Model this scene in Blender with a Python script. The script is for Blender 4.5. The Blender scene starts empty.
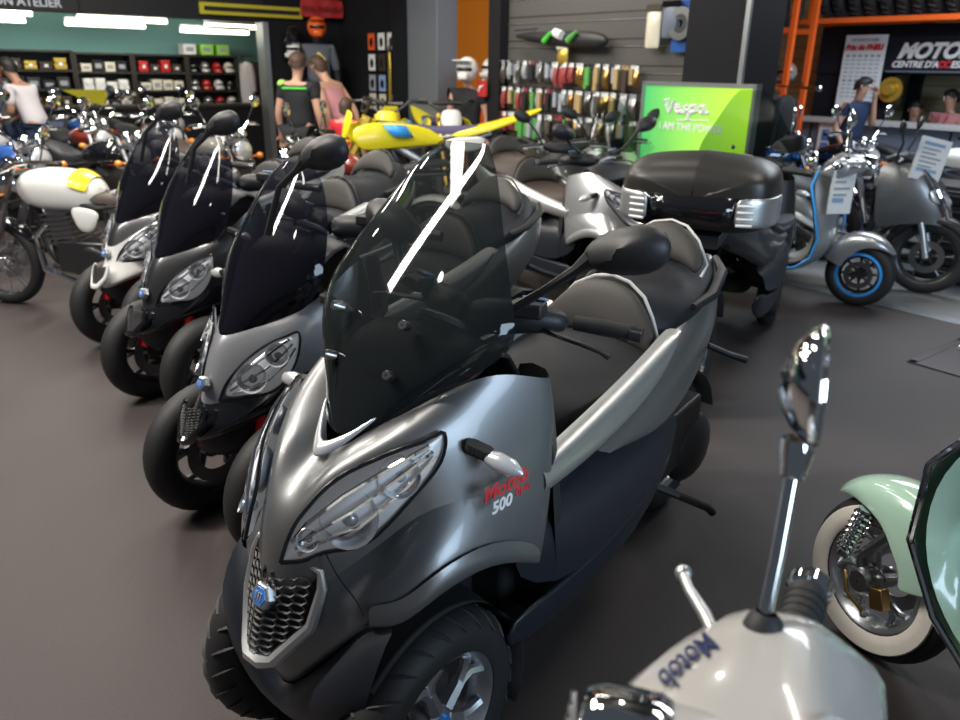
import bpy, math, random
from mathutils import Vector, Matrix, Euler
R = math.radians
PI = math.pi
C = bpy.context.scene.collection
random.seed(7)

# ------------------------------------------------------------------ materials
def mat(name, col, rough=.5, metal=0., coat=0., emit=0., var=.06, scale=40., bump=0., spec=.5, alpha=1., trans=0.):
    m = bpy.data.materials.new(name); m.use_nodes = True
    n = m.node_tree.nodes; l = m.node_tree.links
    b = n['Principled BSDF']
    tc = n.new('ShaderNodeTexCoord'); no = n.new('ShaderNodeTexNoise')
    no.inputs['Scale'].default_value = scale; no.inputs['Detail'].default_value = 3
    l.new(tc.outputs['Object'], no.inputs['Vector'])
    mx = n.new('ShaderNodeMix'); mx.data_type = 'RGBA'
    c = (*col, 1)
    mx.inputs[6].default_value = tuple(max(0, x * (1 - var)) for x in col) + (1,)
    mx.inputs[7].default_value = tuple(min(1, x * (1 + var)) for x in col) + (1,)
    l.new(no.outputs['Fac'], mx.inputs[0]); l.new(mx.outputs[2], b.inputs['Base Color'])
    b.inputs['Roughness'].default_value = rough; b.inputs['Metallic'].default_value = metal
    b.inputs['Coat Weight'].default_value = coat; b.inputs['Coat Roughness'].default_value = .06
    b.inputs['Specular IOR Level'].default_value = spec
    b.inputs['Alpha'].default_value = alpha; b.inputs['Transmission Weight'].default_value = trans
    if emit:
        l.new(mx.outputs[2], b.inputs['Emission Color']); b.inputs['Emission Strength'].default_value = emit
    if bump:
        bp = n.new('ShaderNodeBump'); bp.inputs['Strength'].default_value = bump; bp.inputs['Distance'].default_value = .002
        l.new(no.outputs['Fac'], bp.inputs['Height']); l.new(bp.outputs['Normal'], b.inputs['Normal'])
    return m

def tinted(name, lo, hi, gloss=1., z0=0., z1=1., rough=.03, painted_sheen=None, even=None):
    """thin tinted plastic: see-through colour runs from lo (bottom) to hi (top), mirror-like at grazing angles"""
    m = bpy.data.materials.new(name); m.use_nodes = True
    n = m.node_tree.nodes; l = m.node_tree.links; n.clear()
    out = n.new('ShaderNodeOutputMaterial'); mix = n.new('ShaderNodeMixShader')
    tr = n.new('ShaderNodeBsdfTransparent'); gl = n.new('ShaderNodeBsdfGlossy'); fr = n.new('ShaderNodeFresnel')
    tc = n.new('ShaderNodeTexCoord'); sp = n.new('ShaderNodeSeparateXYZ'); mr = n.new('ShaderNodeMapRange')
    mx = n.new('ShaderNodeMix'); mx.data_type = 'RGBA'
    l.new(tc.outputs['Generated'], sp.inputs[0]); l.new(sp.outputs[2], mr.inputs[0])
    mr.inputs[1].default_value = z0; mr.inputs[2].default_value = z1
    l.new(mr.outputs[0], mx.inputs[0]); mx.inputs[6].default_value = (*lo, 1); mx.inputs[7].default_value = (*hi, 1)
    l.new(mx.outputs[2], tr.inputs[0]); fr.inputs[0].default_value = 1.5
    gl.inputs['Roughness'].default_value = rough; gl.inputs[0].default_value = (gloss, gloss, gloss, 1)
    if even is None: l.new(fr.outputs[0], mix.inputs[0])
    else: mix.inputs[0].default_value = even
    l.new(tr.outputs[0], mix.inputs[1]); l.new(gl.outputs[0], mix.inputs[2])
    if painted_sheen:                                   # faint grey painted in for the ceiling's reflection on the screen
        df = n.new('ShaderNodeBsdfDiffuse'); df.inputs[0].default_value = (*painted_sheen, 1); ad = n.new('ShaderNodeAddShader')
        l.new(mix.outputs[0], ad.inputs[0]); l.new(df.outputs[0], ad.inputs[1]); l.new(ad.outputs[0], out.inputs[0])
    else: l.new(mix.outputs[0], out.inputs[0])
    return m

M = {}
def mk(name, *a, **k): M[name] = mat(name, *a, **k)
mk('grey_paint', (.185, .188, .19), .36, .6, .35, var=.03)
mk('dark_paint', (.05, .051, .054), .35, .6, .4)
mk('black_gloss', (.008, .008, .010), .12, 0, 1., var=.2)
mk('black_plastic', (.018, .018, .020), .48, bump=.15, scale=400)
mk('grey_plastic', (.06, .06, .064), .5)
mk('blue_black', (.012, .015, .022), .42)
mk('silver_paint', (.50, .51, .52), .3, .7, .6, var=.03)
mk('satin_silver', (.62, .63, .63), .35, .85)
mk('alloy', (.55, .57, .60), .28, .9)
mk('chrome', (.86, .87, .88), .04, 1., var=.01)
mk('mirror_glass', (.75, .80, .84), .02, 1., var=.01)
mk('steel', (.38, .38, .39), .3, 1.)
mk('dark_steel', (.10, .10, .105), .35, .9)
mk('brass', (.55, .36, .14), .3, 1.)
mk('rubber', (.016, .016, .017), .62, bump=.3, scale=90)
mk('seat_vinyl', (.016, .0168, .020), .46, spec=.3, bump=.4, scale=500)
mk('seat_back_vinyl', (.044, .041, .037), .46, spec=.3, bump=.4, scale=500)
mk('brown_vinyl', (.055, .041, .033), .5, spec=.3, bump=.4, scale=300)
mk('piping', (.55, .54, .52), .4)
mk('white_paint', (.80, .80, .76), .22, 0, .6, var=.02)
mk('cream_paint', (.75, .70, .56), .25, 0, .6)
mk('beige_grey', (.47, .455, .43), .2, 0, .8, var=.02)
mk('mint_paint', (.42, .62, .50), .2, 0, .8, var=.02)
mk('yellow', (.82, .70, .02), .3, 0, .3)
mk('gold', (.65, .45, .08), .3, .6)
mk('orange_paint', (.85, .13, .02), .35)
mk('red_paint', (.55, .02, .02), .25, 0, .6)
mk('red_anodised', (.6, .02, .02), .25, .5)
mk('maroon', (.22, .03, .02), .25, 0, .6)
mk('blue_paint', (.03, .10, .35), .25, 0, .6)
mk('sky_blue', (.05, .35, .85), .3)
mk('emblem_blue', (.06, .25, .75), .25, .2, .6)
mk('green', (.08, .55, .06), .4)
mk('teal_cloth', (.05, .30, .22), .8)
mk('white', (.82, .82, .80), .5)
mk('paper', (.78, .80, .80), .7)
mk('print_blue', (.25, .38, .60), .7)
mk('print_grey', (.32, .34, .38), .7)
mk('letter_white', (.85, .85, .85), .5)
mk('letter_red', (.65, .04, .05), .45)
mk('letter_navy', (.02, .03, .10), .4)
mk('lamp_glass_amber', (.80, .25, .03), .15, 0, .5)
mk('lamp_bowl_glow', (.93, .95, .97), .3, .0, .6, emit=.12)  # slight glow added to brighten the bowls of unlit headlamps
mk('pack_red', (.30, .05, .05), .5)
mk('pack_green', (.10, .34, .08), .5)
mk('pack_amber', (.42, .30, .14), .4)
mk('lens_grey', (.80, .81, .82), .22, .45, .8)
mk('white_wall', (.80, .76, .68), .6)
mk('skin', (.52, .29, .20), .5, var=.08)
mk('skin_tan', (.40, .21, .14), .5, var=.08)
mk('hair_brown', (.055, .028, .016), .6, var=.4, scale=200)
mk('hair_black', (.012, .010, .010), .55, var=.4, scale=200)
mk('cloth_black', (.012, .013, .016), .85)
mk('cloth_navy', (.012, .025, .07), .85)
mk('cloth_pink', (.50, .22, .24), .85)
mk('cloth_white', (.62, .58, .60), .85)
mk('cloth_red', (.55, .015, .03), .8)
mk('cloth_jeans', (.04, .06, .12), .85)
mk('cloth_grey', (.10, .11, .13), .85)
mk('lime', (.35, .75, .10), .6)
M['screen_big'] = tinted('smoked_tall_screen', (.004, .005, .006), (.30, .31, .30), .9, .25, 1., painted_sheen=(.010, .0118, .012))
M['screen_short'] = tinted('smoked_short_screen', (.003, .003, .005), (.30, .31, .33), .8, .45, 1., painted_sheen=(.005, .005, .008))
M['screen_clear'] = tinted('pale_clear_screen', (.20, .27, .23), (.50, .60, .54), .5, rough=.15, even=.07)
M['lens'] = tinted('clear_lamp_lens', (.85, .87, .90), (.93, .94, .96), 1.)

# ------------------------------------------------------------------ mesh builder
def add(a, b): return (a[0] + b[0], a[1] + b[1], a[2] + b[2])
def curve(pts, n=4):
    """smooth line through the points"""
    q = []; m = len(pts)
    for i in range(m - 1):
        a, b, c, d = pts[max(i - 1, 0)], pts[i], pts[i + 1], pts[min(i + 2, m - 1)]
        for k in range(n):
            t = k / n; q.append(tuple(.5 * (2 * b[j] + (c[j] - a[j]) * t + (2 * a[j] - 5 * b[j] + 4 * c[j] - d[j]) * t * t + (3 * b[j] - a[j] - 3 * c[j] + d[j]) * t ** 3) for j in range(3)))
    return q + [tuple(pts[-1])]
def mir(p): return (p[0], -p[1], p[2])

class MB:
    def __init__(s): s.v = []; s.f = []; s.m = []; s.mats = []; s.cur = 0; s.flat = set()
    def use(s, m):
        if m not in s.mats: s.mats.append(m)
        s.cur = s.mats.index(m); return s
    def face(s, f): s.f.append(tuple(f)); s.m.append(s.cur)
    def grid(s, rows, close_u=False, close_v=False, flip=False):
        o = len(s.v); nr = len(rows); nc = len(rows[0])
        for r in rows: s.v += [tuple(p) for p in r]
        for i in range(nr if close_u else nr - 1):
            for j in range(nc if close_v else nc - 1):
                a = o + i * nc + j; b = o + i * nc + (j + 1) % nc
                c = o + ((i + 1) % nr) * nc + (j + 1) % nc; d = o + ((i + 1) % nr) * nc + j
                s.face((a, d, c, b) if flip else (a, b, c, d))
        return o
    def half(s, rows, flip=False):
        """a left-half grid whose first column lies on the centre line, mirrored to the full width"""
        full = [[mir(p) for p in reversed(r[1:])] + [((r[0][0]), 0, r[0][2])] + list(r[1:]) for r in rows]
        return s.grid(full, flip=flip)
    def both(s, rows, flip=False):
        fresh = not s.v; s.grid(rows, flip=flip)
        if fresh: s.pair = (len(s.v), len(s.f))
        s.grid([[mir(p) for p in r] for r in rows], flip=not flip); s.end = len(s.v)
    def loft(s, secs, cap=True):
        o = s.grid(secs, close_v=True); n = len(secs[0])
        if cap:
            s.face(tuple(o + i for i in reversed(range(n))))
            s.face(tuple(o + (len(secs) - 1) * n + i for i in range(n)))
    def box(s, c, d, rot=None):
        o = len(s.v); m = (Euler(rot).to_matrix() if rot else None)
        for x in (-.5, .5):
            for y in (-.5, .5):
                for z in (-.5, .5):
                    p = Vector((x * d[0], y * d[1], z * d[2]))
                    if m: p = m @ p
                    s.v.append((p.x + c[0], p.y + c[1], p.z + c[2]))
        for f in ((0, 1, 3, 2), (4, 6, 7, 5), (0, 4, 5, 1), (2, 3, 7, 6), (0, 2, 6, 4), (1, 5, 7, 3)):
            s.face(tuple(o + i for i in f))
        return s
    def frame(s, d):
        d = Vector(d).normalized(); up = Vector((0, 0, 1)) if abs(d.z) < .95 else Vector((0, 1, 0))
        x = up.cross(d).normalized(); y = d.cross(x); return d, x, y
    def tube(s, pts, r, n=8, cap=True, flat=1.):
        pts = [Vector(p) for p in pts]; rs = r if isinstance(r, (list, tuple)) else [r] * len(pts)
        secs = []; px = None
        for i, p in enumerate(pts):
            d = (pts[min(i + 1, len(pts) - 1)] - pts[max(i - 1, 0)]).normalized()
            if px is None: _, x, y = s.frame(d)
            else:
                x = (px - d * px.dot(d)); x = x.normalized() if x.length > 1e-6 else s.frame(d)[1]; y = d.cross(x)
            px = x
            secs.append([tuple(p + x * (rs[i] * math.cos(2 * PI * k / n)) + y * (rs[i] * flat * math.sin(2 * PI * k / n))) for k in range(n)])
        s.loft(secs, cap); return s
    def lathe(s, prof, c=(0, 0, 0), d=(0, 1, 0), n=24, closed=False):
        """prof: (radius, offset along d)"""
        d, x, y = s.frame(d); c = Vector(c)
        rows = []
        for r, h in prof:
            rows.append([tuple(c + d * h + x * (r * math.cos(2 * PI * k / n)) + y * (r * math.sin(2 * PI * k / n))) for k in range(n)])
        s.grid(rows, close_u=closed, close_v=True); return s
    def ball(s, c, r, n=12, m=8, rot=None):
        r = r if isinstance(r, (tuple, list)) else (r, r, r); mt = Euler(rot).to_matrix() if rot else None
        rows = []
        for i in range(m + 1):
            t = PI * i / m; row = []
            for k in range(n):
                p = Vector((max(math.sin(t), .002) * math.cos(2 * PI * k / n) * r[0], max(math.sin(t), .002) * math.sin(2 * PI * k / n) * r[1], -math.cos(t) * r[2]))
                if mt: p = mt @ p
                row.append((p.x + c[0], p.y + c[1], p.z + c[2]))
            rows.append(row)
        s.grid(rows, close_v=True); return s
    def prism(s, pts, n, t):
        """planar outline pts (3-D) pushed by thickness t along n"""
        n = Vector(n).normalized() * t; o = len(s.v); k = len(pts)
        s.v += [tuple(p) for p in pts] + [tuple(Vector(p) + n) for p in pts]
        s.face(tuple(o + i for i in reversed(range(k)))); s.face(tuple(o + k + i for i in range(k)))
        for i in range(k): j = (i + 1) % k; s.face((o + i, o + j, o + k + j, o + k + i))
        return s
    def build(s, name, m=None, parent=None, sub=0, smooth=True, bevel=0, solid=0, angle=40, loc=None, rot=None):
        if getattr(s, 'pair', None) and s.end == len(s.v):      # a left and a right panel: two parts
            nv, nf = s.pair; kw = dict(m=m, parent=parent, sub=sub, smooth=smooth, bevel=bevel, solid=solid, angle=angle, loc=loc, rot=rot); a, c = MB(), MB()
            a.v, a.f = s.v[:nv], s.f[:nf]; c.v = s.v[nv:]; c.f = [tuple(i - nv for i in f) for f in s.f[nf:]]
            c.build(name, **kw); return a.build(name, **kw)
        me = bpy.data.meshes.new(name); me.from_pydata(s.v, [], s.f)
        for x in (s.mats or [m]): me.materials.append(M[x] if isinstance(x, str) else x)
        if s.mats: me.polygons.foreach_set('material_index', s.m)
        me.update()
        import bmesh
        bm = bmesh.new(); bm.from_mesh(me); bmesh.ops.recalc_face_normals(bm, faces=bm.faces); bm.to_mesh(me); bm.free()
        if smooth:
            me.polygons.foreach_set('use_smooth', [True] * len(me.polygons))
            if not sub: me.set_sharp_from_angle(angle=R(angle))
        o = bpy.data.objects.new(name, me); C.objects.link(o)
        if parent is not None: o.parent = parent
        if solid: d = o.modifiers.new('thick', 'SOLIDIFY'); d.thickness = solid; d.offset = -1
        if bevel: d = o.modifiers.new('bev', 'BEVEL'); d.width = bevel; d.segments = 2; d.limit_method = 'ANGLE'
        if sub: d = o.modifiers.new('sub', 'SUBSURF'); d.levels = sub; d.render_levels = sub
        if loc: o.location = loc
        if rot: o.rotation_euler = rot
        return o

def tag(o, label=None, cat=None, group=None, kind=None):
    if label: o['label'] = label
    if cat: o['category'] = cat
    if group: o['group'] = group
    if kind: o['kind'] = kind
    return o
def thing(name, label, cat, loc=(0, 0, 0), rz=0., group=None, rot=None, scale=None):
    o = bpy.data.objects.new(name, None); C.objects.link(o); o.empty_display_size = .1
    o.location = loc; o.rotation_euler = rot or (0, 0, rz)
    if scale: o.scale = (scale,) * 3
    return tag(o, label, cat, group)
def copy_tree(o, parent=None):
    c = o.copy(); C.objects.link(c)
    if parent is not None: c.parent = parent
    for ch in list(o.children): copy_tree(ch, c)
    return c
def set_mat(o, old, new):
    """give a copied part its own colour"""
    o.data = o.data.copy()
    for i, m in enumerate(o.data.materials):
        if m == M[old]: o.data.materials[i] = M[new]
def text_mesh(name, s, size, m, parent=None, loc=(0, 0, 0), mtx=None, shear=0., bold=0., depth=.001, align='CENTER', spacing=1.):
    cu = bpy.data.curves.new(name, 'FONT'); cu.body = s; cu.size = size; cu.shear = shear; cu.offset = bold
    cu.extrude = depth; cu.align_x = align; cu.align_y = 'CENTER'; cu.space_character = spacing
    t = bpy.data.objects.new(name, cu); C.objects.link(t)
    bpy.context.view_layer.update()
    me = bpy.data.meshes.new_from_object(t.evaluated_get(bpy.context.evaluated_depsgraph_get()))
    bpy.data.objects.remove(t)
    me.materials.clear(); me.materials.append(M[m])
    o = bpy.data.objects.new(name, me); C.objects.link(o)
    if parent is not None: o.parent = parent
    if mtx is not None: o.matrix_local = mtx
    else: o.location = loc
    return o
def basis(o, x, y):
    """matrix whose local x and y axes run along x and y, placed at o"""
    x = Vector(x).normalized(); y = Vector(y); y = (y - x * x.dot(y)).normalized(); z = x.cross(y)
    m = Matrix((x, y, z)).transposed().to_4x4(); m.translation = Vector(o); return m

# room axes: U points along the far left wall (away, right), V along the accessory wall (away, left)
AZ = R(52)
UX, UY = math.sin(AZ), math.cos(AZ)
VX, VY = -math.cos(AZ), math.sin(AZ)
def W(u, v, z=0.): return (u * UX + v * VX, u * UY + v * VY, z)
RU = math.atan2(UY, UX)      # rotation that turns local x onto U (then local y is V)
cam = bpy.data.cameras.new('camera'); co = bpy.data.objects.new('camera', cam); C.objects.link(co)
cam.sensor_width = 36; cam.sensor_fit = 'HORIZONTAL'; cam.lens = 36 * 770 / 960; cam.clip_start = .05
P_, R_ = R(20.8), R(-1.0)
fwd = Vector((0, math.cos(P_), -math.sin(P_))); rt = Vector((1, 0, 0)); dn = Vector((0, -math.sin(P_), -math.cos(P_)))
xr = rt * math.cos(R_) + dn * math.sin(R_); yd = -rt * math.sin(R_) + dn * math.cos(R_)
mt = Matrix((xr, -yd, -fwd)).transposed().to_4x4(); mt.translation = (0, 0, 1.58)
co.matrix_world = mt
cam.dof.use_dof = True; cam.dof.focus_distance = 1.8; cam.dof.aperture_fstop = 3.8
bpy.context.scene.camera = co
# ------------------------------------------------------------------ the hall
def floor_mat(name, a, b, rough, speck):
    m = bpy.data.materials.new(name); m.use_nodes = True
    n = m.node_tree.nodes; l = m.node_tree.links; bs = n['Principled BSDF']
    tc = n.new('ShaderNodeTexCoord')
    n1 = n.new('ShaderNodeTexNoise'); n1.inputs['Scale'].default_value = 1.3; n1.inputs['Detail'].default_value = 4
    n2 = n.new('ShaderNodeTexNoise'); n2.inputs['Scale'].default_value = speck; n2.inputs['Detail'].default_value = 2
    l.new(tc.outputs['Object'], n1.inputs[0]); l.new(tc.outputs['Object'], n2.inputs[0])
    ad = n.new('ShaderNodeMath'); ad.operation = 'MULTIPLY_ADD'; ad.inputs[1].default_value = .55; 
    l.new(n2.outputs[0], ad.inputs[0]); 
    m2 = n.new('ShaderNodeMath'); m2.operation = 'MULTIPLY'; m2.inputs[1].default_value = .5
    l.new(n1.outputs[0], m2.inputs[0]); l.new(m2.outputs[0], ad.inputs[2])
    mx = n.new('ShaderNodeMix'); mx.data_type = 'RGBA'; mx.inputs[6].default_value = (*a, 1); mx.inputs[7].default_value = (*b, 1)
    l.new(ad.outputs[0], mx.inputs[0]); l.new(mx.outputs[2], bs.inputs['Base Color'])
    bs.inputs['Roughness'].default_value = rough; bs.inputs['Specular IOR Level'].default_value = .35
    bp = n.new('ShaderNodeBump'); bp.inputs['Strength'].default_value = .25; bp.inputs['Distance'].default_value = .002
    l.new(n2.outputs[0], bp.inputs['Height']); l.new(bp.outputs[0], bs.inputs['Normal'])
    return m
M['floor'] = floor_mat('grey_brown_carpet', (.034, .0275, .0275), (.085, .070, .068), .6, 130)
M['concrete'] = floor_mat('bare_concrete', (.16, .16, .165), (.26, .26, .26), .5, 60)
mk('teal_wall', (.16, .34, .33), .8); mk('dark_wall', (.012, .012, .014), .8, spec=.15); mk('header_dark', (.018, .0175, .019), .7, spec=.2)
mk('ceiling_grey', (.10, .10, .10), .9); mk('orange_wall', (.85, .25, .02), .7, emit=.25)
mk('pillar_grey', (.16, .175, .20), .5, .3); mk('crate_blue', (.03, .18, .62), .4); mk('slat_frame', (.012, .012, .014), .7, spec=.2); mk('column_dark', (.008, .008, .011), .6, spec=.2)
mk('counter_blue', (.14, .17, .23), .5); mk('counter_top', (.45, .45, .46), .4); mk('shelf_dark', (.03, .024, .02), .6)
mk('header_navy', (.010, .0115, .018), .6, spec=.25); mk('aluminium', (.45, .47, .49), .35, .9)
mk('sign_yellow', (.50, .42, .02), .6); mk('sign_red', (.45, .02, .02), .6)
mk('tyre_rubber', (.014, .014, .015), .6, bump=.4, scale=60)
mk('tube_light', (1., .96, .80), .5, emit=5.5, var=.01)

def stripes(name, a, b, axis, per, duty, rough=.5, bump=0.):
    """bands across one object axis"""
    m = bpy.data.materials.new(name); m.use_nodes = True
    n = m.node_tree.nodes; l = m.node_tree.links; bs = n['Principled BSDF']
    tc = n.new('ShaderNodeTexCoord'); sp = n.new('ShaderNodeSeparateXYZ'); l.new(tc.outputs['Object'], sp.inputs[0])
    f = n.new('ShaderNodeMath'); f.operation = 'FLOORED_MODULO'; f.inputs[1].default_value = per; l.new(sp.outputs[axis], f.inputs[0])
    g = n.new('ShaderNodeMath'); g.operation = 'LESS_THAN'; g.inputs[1].default_value = per * duty; l.new(f.outputs[0], g.inputs[0])
    mx = n.new('ShaderNodeMix'); mx.data_type = 'RGBA'; mx.inputs[6].default_value = (*a, 1); mx.inputs[7].default_value = (*b, 1)
    l.new(g.outputs[0], mx.inputs[0]); l.new(mx.outputs[2], bs.inputs['Base Color']); bs.inputs['Roughness'].default_value = rough
    return m
M['shutter'] = stripes('beige_roller_shutter', (.44, .40, .25), (.27, .25, .16), 2, .16, .12)

def slab(name, u0, u1, v0, v1, z0, z1, m, kind='structure', bevel=0):
    b = MB(); b.box(((u0 + u1) / 2, (v0 + v1) / 2, (z0 + z1) / 2), (u1 - u0, v1 - v0, z1 - z0))
    o = b.build(name, m, smooth=False, rot=(0, 0, RU), bevel=bevel)
    if kind: o['kind'] = kind
    return o
def uvbox(name, u0, u1, v0, v1, z0, z1, m, parent, bevel=0):
    b = MB(); b.box(((u0 + u1) / 2, (v0 + v1) / 2, (z0 + z1) / 2), (u1 - u0, v1 - v0, z1 - z0))
    return b.build(name, m, parent, smooth=False, bevel=bevel)
def uvthing(name, label, cat, u, v, z=0., group=None):
    """an Empty in the hall whose local x runs along U and local y along V"""
    return thing(name, label, cat, W(u, v, z), RU, group)

slab('floor', -9, 5.7, -6, 14.2, -.1, 0, 'floor')
slab('floor_workshop', 5.7, 11.6, -6, 9.5, -.1, .0, 'concrete')
slab('trim_1', 5.62, 5.74, -3, 3.55, -.01, .006, 'aluminium')
slab('ceiling', 2.5, 11.6, 1.5, 14.2, 3.6, 3.7, 'ceiling_grey')
# far left: header over the opening into the clothing room, and the room behind
slab('wall_left', -7, 4.58, 10.7, 10.85, 2.1, 3.6, 'header_dark')
slab('wall_left_return', 4.58, 6.0, 10.7, 10.85, 0, 3.6, 'dark_wall')
slab('trim_2', 4.54, 4.62, 10.66, 10.9, 0, 2.1, 'aluminium')
slab('wall_far', -7, 7, 13.95, 14.1, 0, 2.4, 'teal_wall')
slab('ceiling_far', -7, 7, 10.85, 13.95, 2.32, 2.4, 'ceiling_grey')
# corner wall with the posters, pillar, orange niche
slab('wall_corner', 5.72, 5.85, 8.78, 10.7, 0, 3.6, 'dark_wall')
slab('pillar', 5.6, 5.9, 8.1, 8.78, 0, 3.6, 'pillar_grey', bevel=.01)
slab('trim_3', 5.56, 5.62, 8.74, 9.05, 0, 3.6, 'column_dark')
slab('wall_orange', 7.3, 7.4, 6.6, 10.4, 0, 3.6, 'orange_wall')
# accessory wall
sw = slab('wall_right', 5.72, 5.86, 4.3, 7.0, 0, 3.6, 'slat_frame')
sw.data.materials.clear(); sw.data.materials.append(stripes('grey_slatwall', (.09, .085, .08), (.02, .02, .02), 2, .23, .06, .4))
slab('trim_4', 5.6, 5.9, 6.92, 7.12, 0, 3.6, 'slat_frame')
for k in range(12): slab('trim_%d' % (20 + k), 5.712, 5.722, 4.4, 6.92, .63 + k * .23, .636 + k * .23, 'aluminium')
slab('column', 5.5, 5.95, 3.78, 4.38, 0, 3.6, 'column_dark', bevel=.01)
slab('trim_5', 5.47, 5.5, 3.78, 3.82, 0, 3.6, 'aluminium')
# right: reception counter, header with the shop sign, shutters
slab('wall_reception', 11.3, 11.4, -4, 9.5, 0, 3.6, 'shutter')
slab('wall_reception_pier', 10.55, 10.7, 5.1, 6.1, 0, 2.17, 'header_navy')
slab('wall_reception_header', 10.52, 10.7, -4, 6.1, 1.58, 2.17, 'header_navy')
slab('wall_back', 11.3, 11.4, 9.5, 9.6, 0, 3.6, 'dark_wall')
for k in range(3): slab('trim_%d' % (6 + k), 11.2, 11.3, 1.0 + k * 2.0, 1.15 + k * 2.0, 0, 3.6, 'header_navy')
slab('window_1', 11.25, 11.3, 2.6, 5.0, 2.35, 3.2, 'pillar_grey')

# floor hatch at the right edge
t = uvthing('floor_hatch', 'grey metal floor hatch set in the floor at the right', 'hatch', 4.95, 1.55, 0)
b = MB(); b.box((0, 0, .003), (.62, .42, .006)); b.build('plate', 'dark_steel', t, smooth=False)
b = MB()
for s in (-1, 1): b.box((s * .33, 0, .004), (.05, .5, .008)); b.box((0, s * .23, .004), (.7, .05, .008))
b.build('frame', 'dark_steel', t, smooth=False)

# ------------------------------------------------------------------ lettering on the walls
def wall_text(name, s, size, m, u, v, z, along, parent=None, **k):
    """text on a wall: along='u' faces -V (far left wall), along='v' faces -U"""
    x = (UX, UY, 0) if along == 'u' else (-VX, -VY, 0)
    o = text_mesh(name, s, size, m, None, mtx=basis(W(u, v, z), x, (0, 0, 1)), **k)
    return o
def on(o, parent):
    """move a part that was made in world space under its thing"""
    bpy.context.view_layer.update()
    mw = o.matrix_world.copy(); o.parent = parent; o.matrix_local = parent.matrix_world.inverted() @ mw
    return o

def sign_board(name, label, u0, u1, v0, v1, z0, z1, m):
    t = uvthing(name, label, 'sign', (u0 + u1) / 2, (v0 + v1) / 2, z0)
    b = MB(); b.box((0, 0, (z1 - z0) / 2), (u1 - u0, v1 - v0, z1 - z0)); b.build('board', m, t, smooth=False, bevel=.004)
    return t
t = sign_board('workshop_sign', 'dark workshop sign with grey capitals over the far left opening', .3, 2.3, 10.66, 10.7, 2.1, 2.34, 'header_dark')
on(wall_text('lettering', 'RECEPTION ATELIER', .125, 'print_grey', 1.55, 10.65, 2.185, 'u', bold=.003), t)
t = sign_board('yellow_band_sign', 'olive yellow strip sign high on the far left wall', 3.72, 5.12, 10.64, 10.69, 2.16, 2.30, 'sign_yellow')
b = MB(); b.box((0, -.03, .07), (1.3, .012, .05)); b.build('stripe', 'header_dark', t, smooth=False)
t = uvthing('red_banner', 'red fabric banner hung across the dark far corner', 'banner', 5.38, 10.42, 2.18)
b = MB(); b.grid([[(-.32 + i * .08, .16 - i * .005 + .012 * math.sin(i * 2), z) for i in range(9)] for z in (0, .1, .25)]); b.build('cloth', 'sign_red', t, solid=.01, sub=1)
on(text_mesh('lettering', 'REAL ENDURO', .09, 'maroon', None, mtx=basis(W(5.36, 10.5, 2.29), (UX, UY, 0), (0, 0, 1)), bold=.002), t)

# green screen sign in front of the accessory wall
t = uvthing('green_display_sign', 'bright green advertising panel with white script beside the dark column', 'sign', 5.42, 4.14, .40)
def grad_mat(name, a, b):
    m = bpy.data.materials.new(name); m.use_nodes = True; n = m.node_tree.nodes; l = m.node_tree.links; bs = n['Principled BSDF']
    tc = n.new('ShaderNodeTexCoord'); sp = n.new('ShaderNodeSeparateXYZ'); l.new(tc.outputs['Generated'], sp.inputs[0])
    mx = n.new('ShaderNodeMix'); mx.data_type = 'RGBA'; mx.inputs[6].default_value = (*a, 1); mx.inputs[7].default_value = (*b, 1)
    l.new(sp.outputs[1], mx.inputs[0]); l.new(mx.outputs[2], bs.inputs['Base Color']); l.new(mx.outputs[2], bs.inputs['Emission Color'])
    bs.inputs['Emission Strength'].default_value = .55; return m
M['green_screen'] = grad_mat('lime_to_green_print', (.50, .85, .04), (.05, .42, .12))
b = MB(); b.box((0, 0, .57), (.05, 1.06, 1.0)); b.build('panel', 'green_screen', t, smooth=False)
b = MB()
for s in (-1, 1): b.box((0, s * .545, .57), (.07, .03, 1.03))
b.box((0, 0, 1.08), (.07, 1.12, .03)); b.box((0, 0, .06), (.07, 1.12, .03)); b.build('frame', 'aluminium', t, smooth=False)
b = MB()
for s in (-1, 1): b.box((0, s * .4, -.175), (.05, .05, .45)); b.box((0, s * .4, -.385), (.4, .05, .03))
b.build('stand', 'dark_steel', t, smooth=False)
# brush script, drawn as flat strokes on the panel
SC = [[(0, .9), (.25, 1.05), (.1, .6), (.3, .1), (.62, 1.0), (.5, .6)], [(.75, .4), (1.0, .5), (.95, .7), (.75, .6), (.72, .3), (.9, .12), (1.2, .3)],
      [(1.5, .65), (1.25, .55), (1.5, .35), (1.3, .12), (1.1, .2)], [(1.7, .65), (1.55, -.35)], [(1.66, .6), (2.0, .7), (2.0, .3), (1.7, .15)],
      [(2.6, .65), (2.3, .65), (2.2, .3), (2.4, .15), (2.6, .6), (2.62, .2), (2.85, .25)]]
b = MB()
for st in SC: b.tube([(-.028, .30 - x * .16, .845 + y * .11) for x, y in st], .017, 6)
b.tube([(-.028, .16, .80), (-.028, -.16, .812)], .006, 6); b.build('script_logo', 'letter_white', t)
on(wall_text('lettering', 'I AM THE POWER', .082, 'letter_white', 5.39, 4.16, 1.165 - .02, 'v', bold=.002), t)
b = MB(); b.tube([(-.027, -.34, .38), (-.027, -.5, .44)], .012, 6); b.build('arrow_line', 'letter_white', t)

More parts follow.
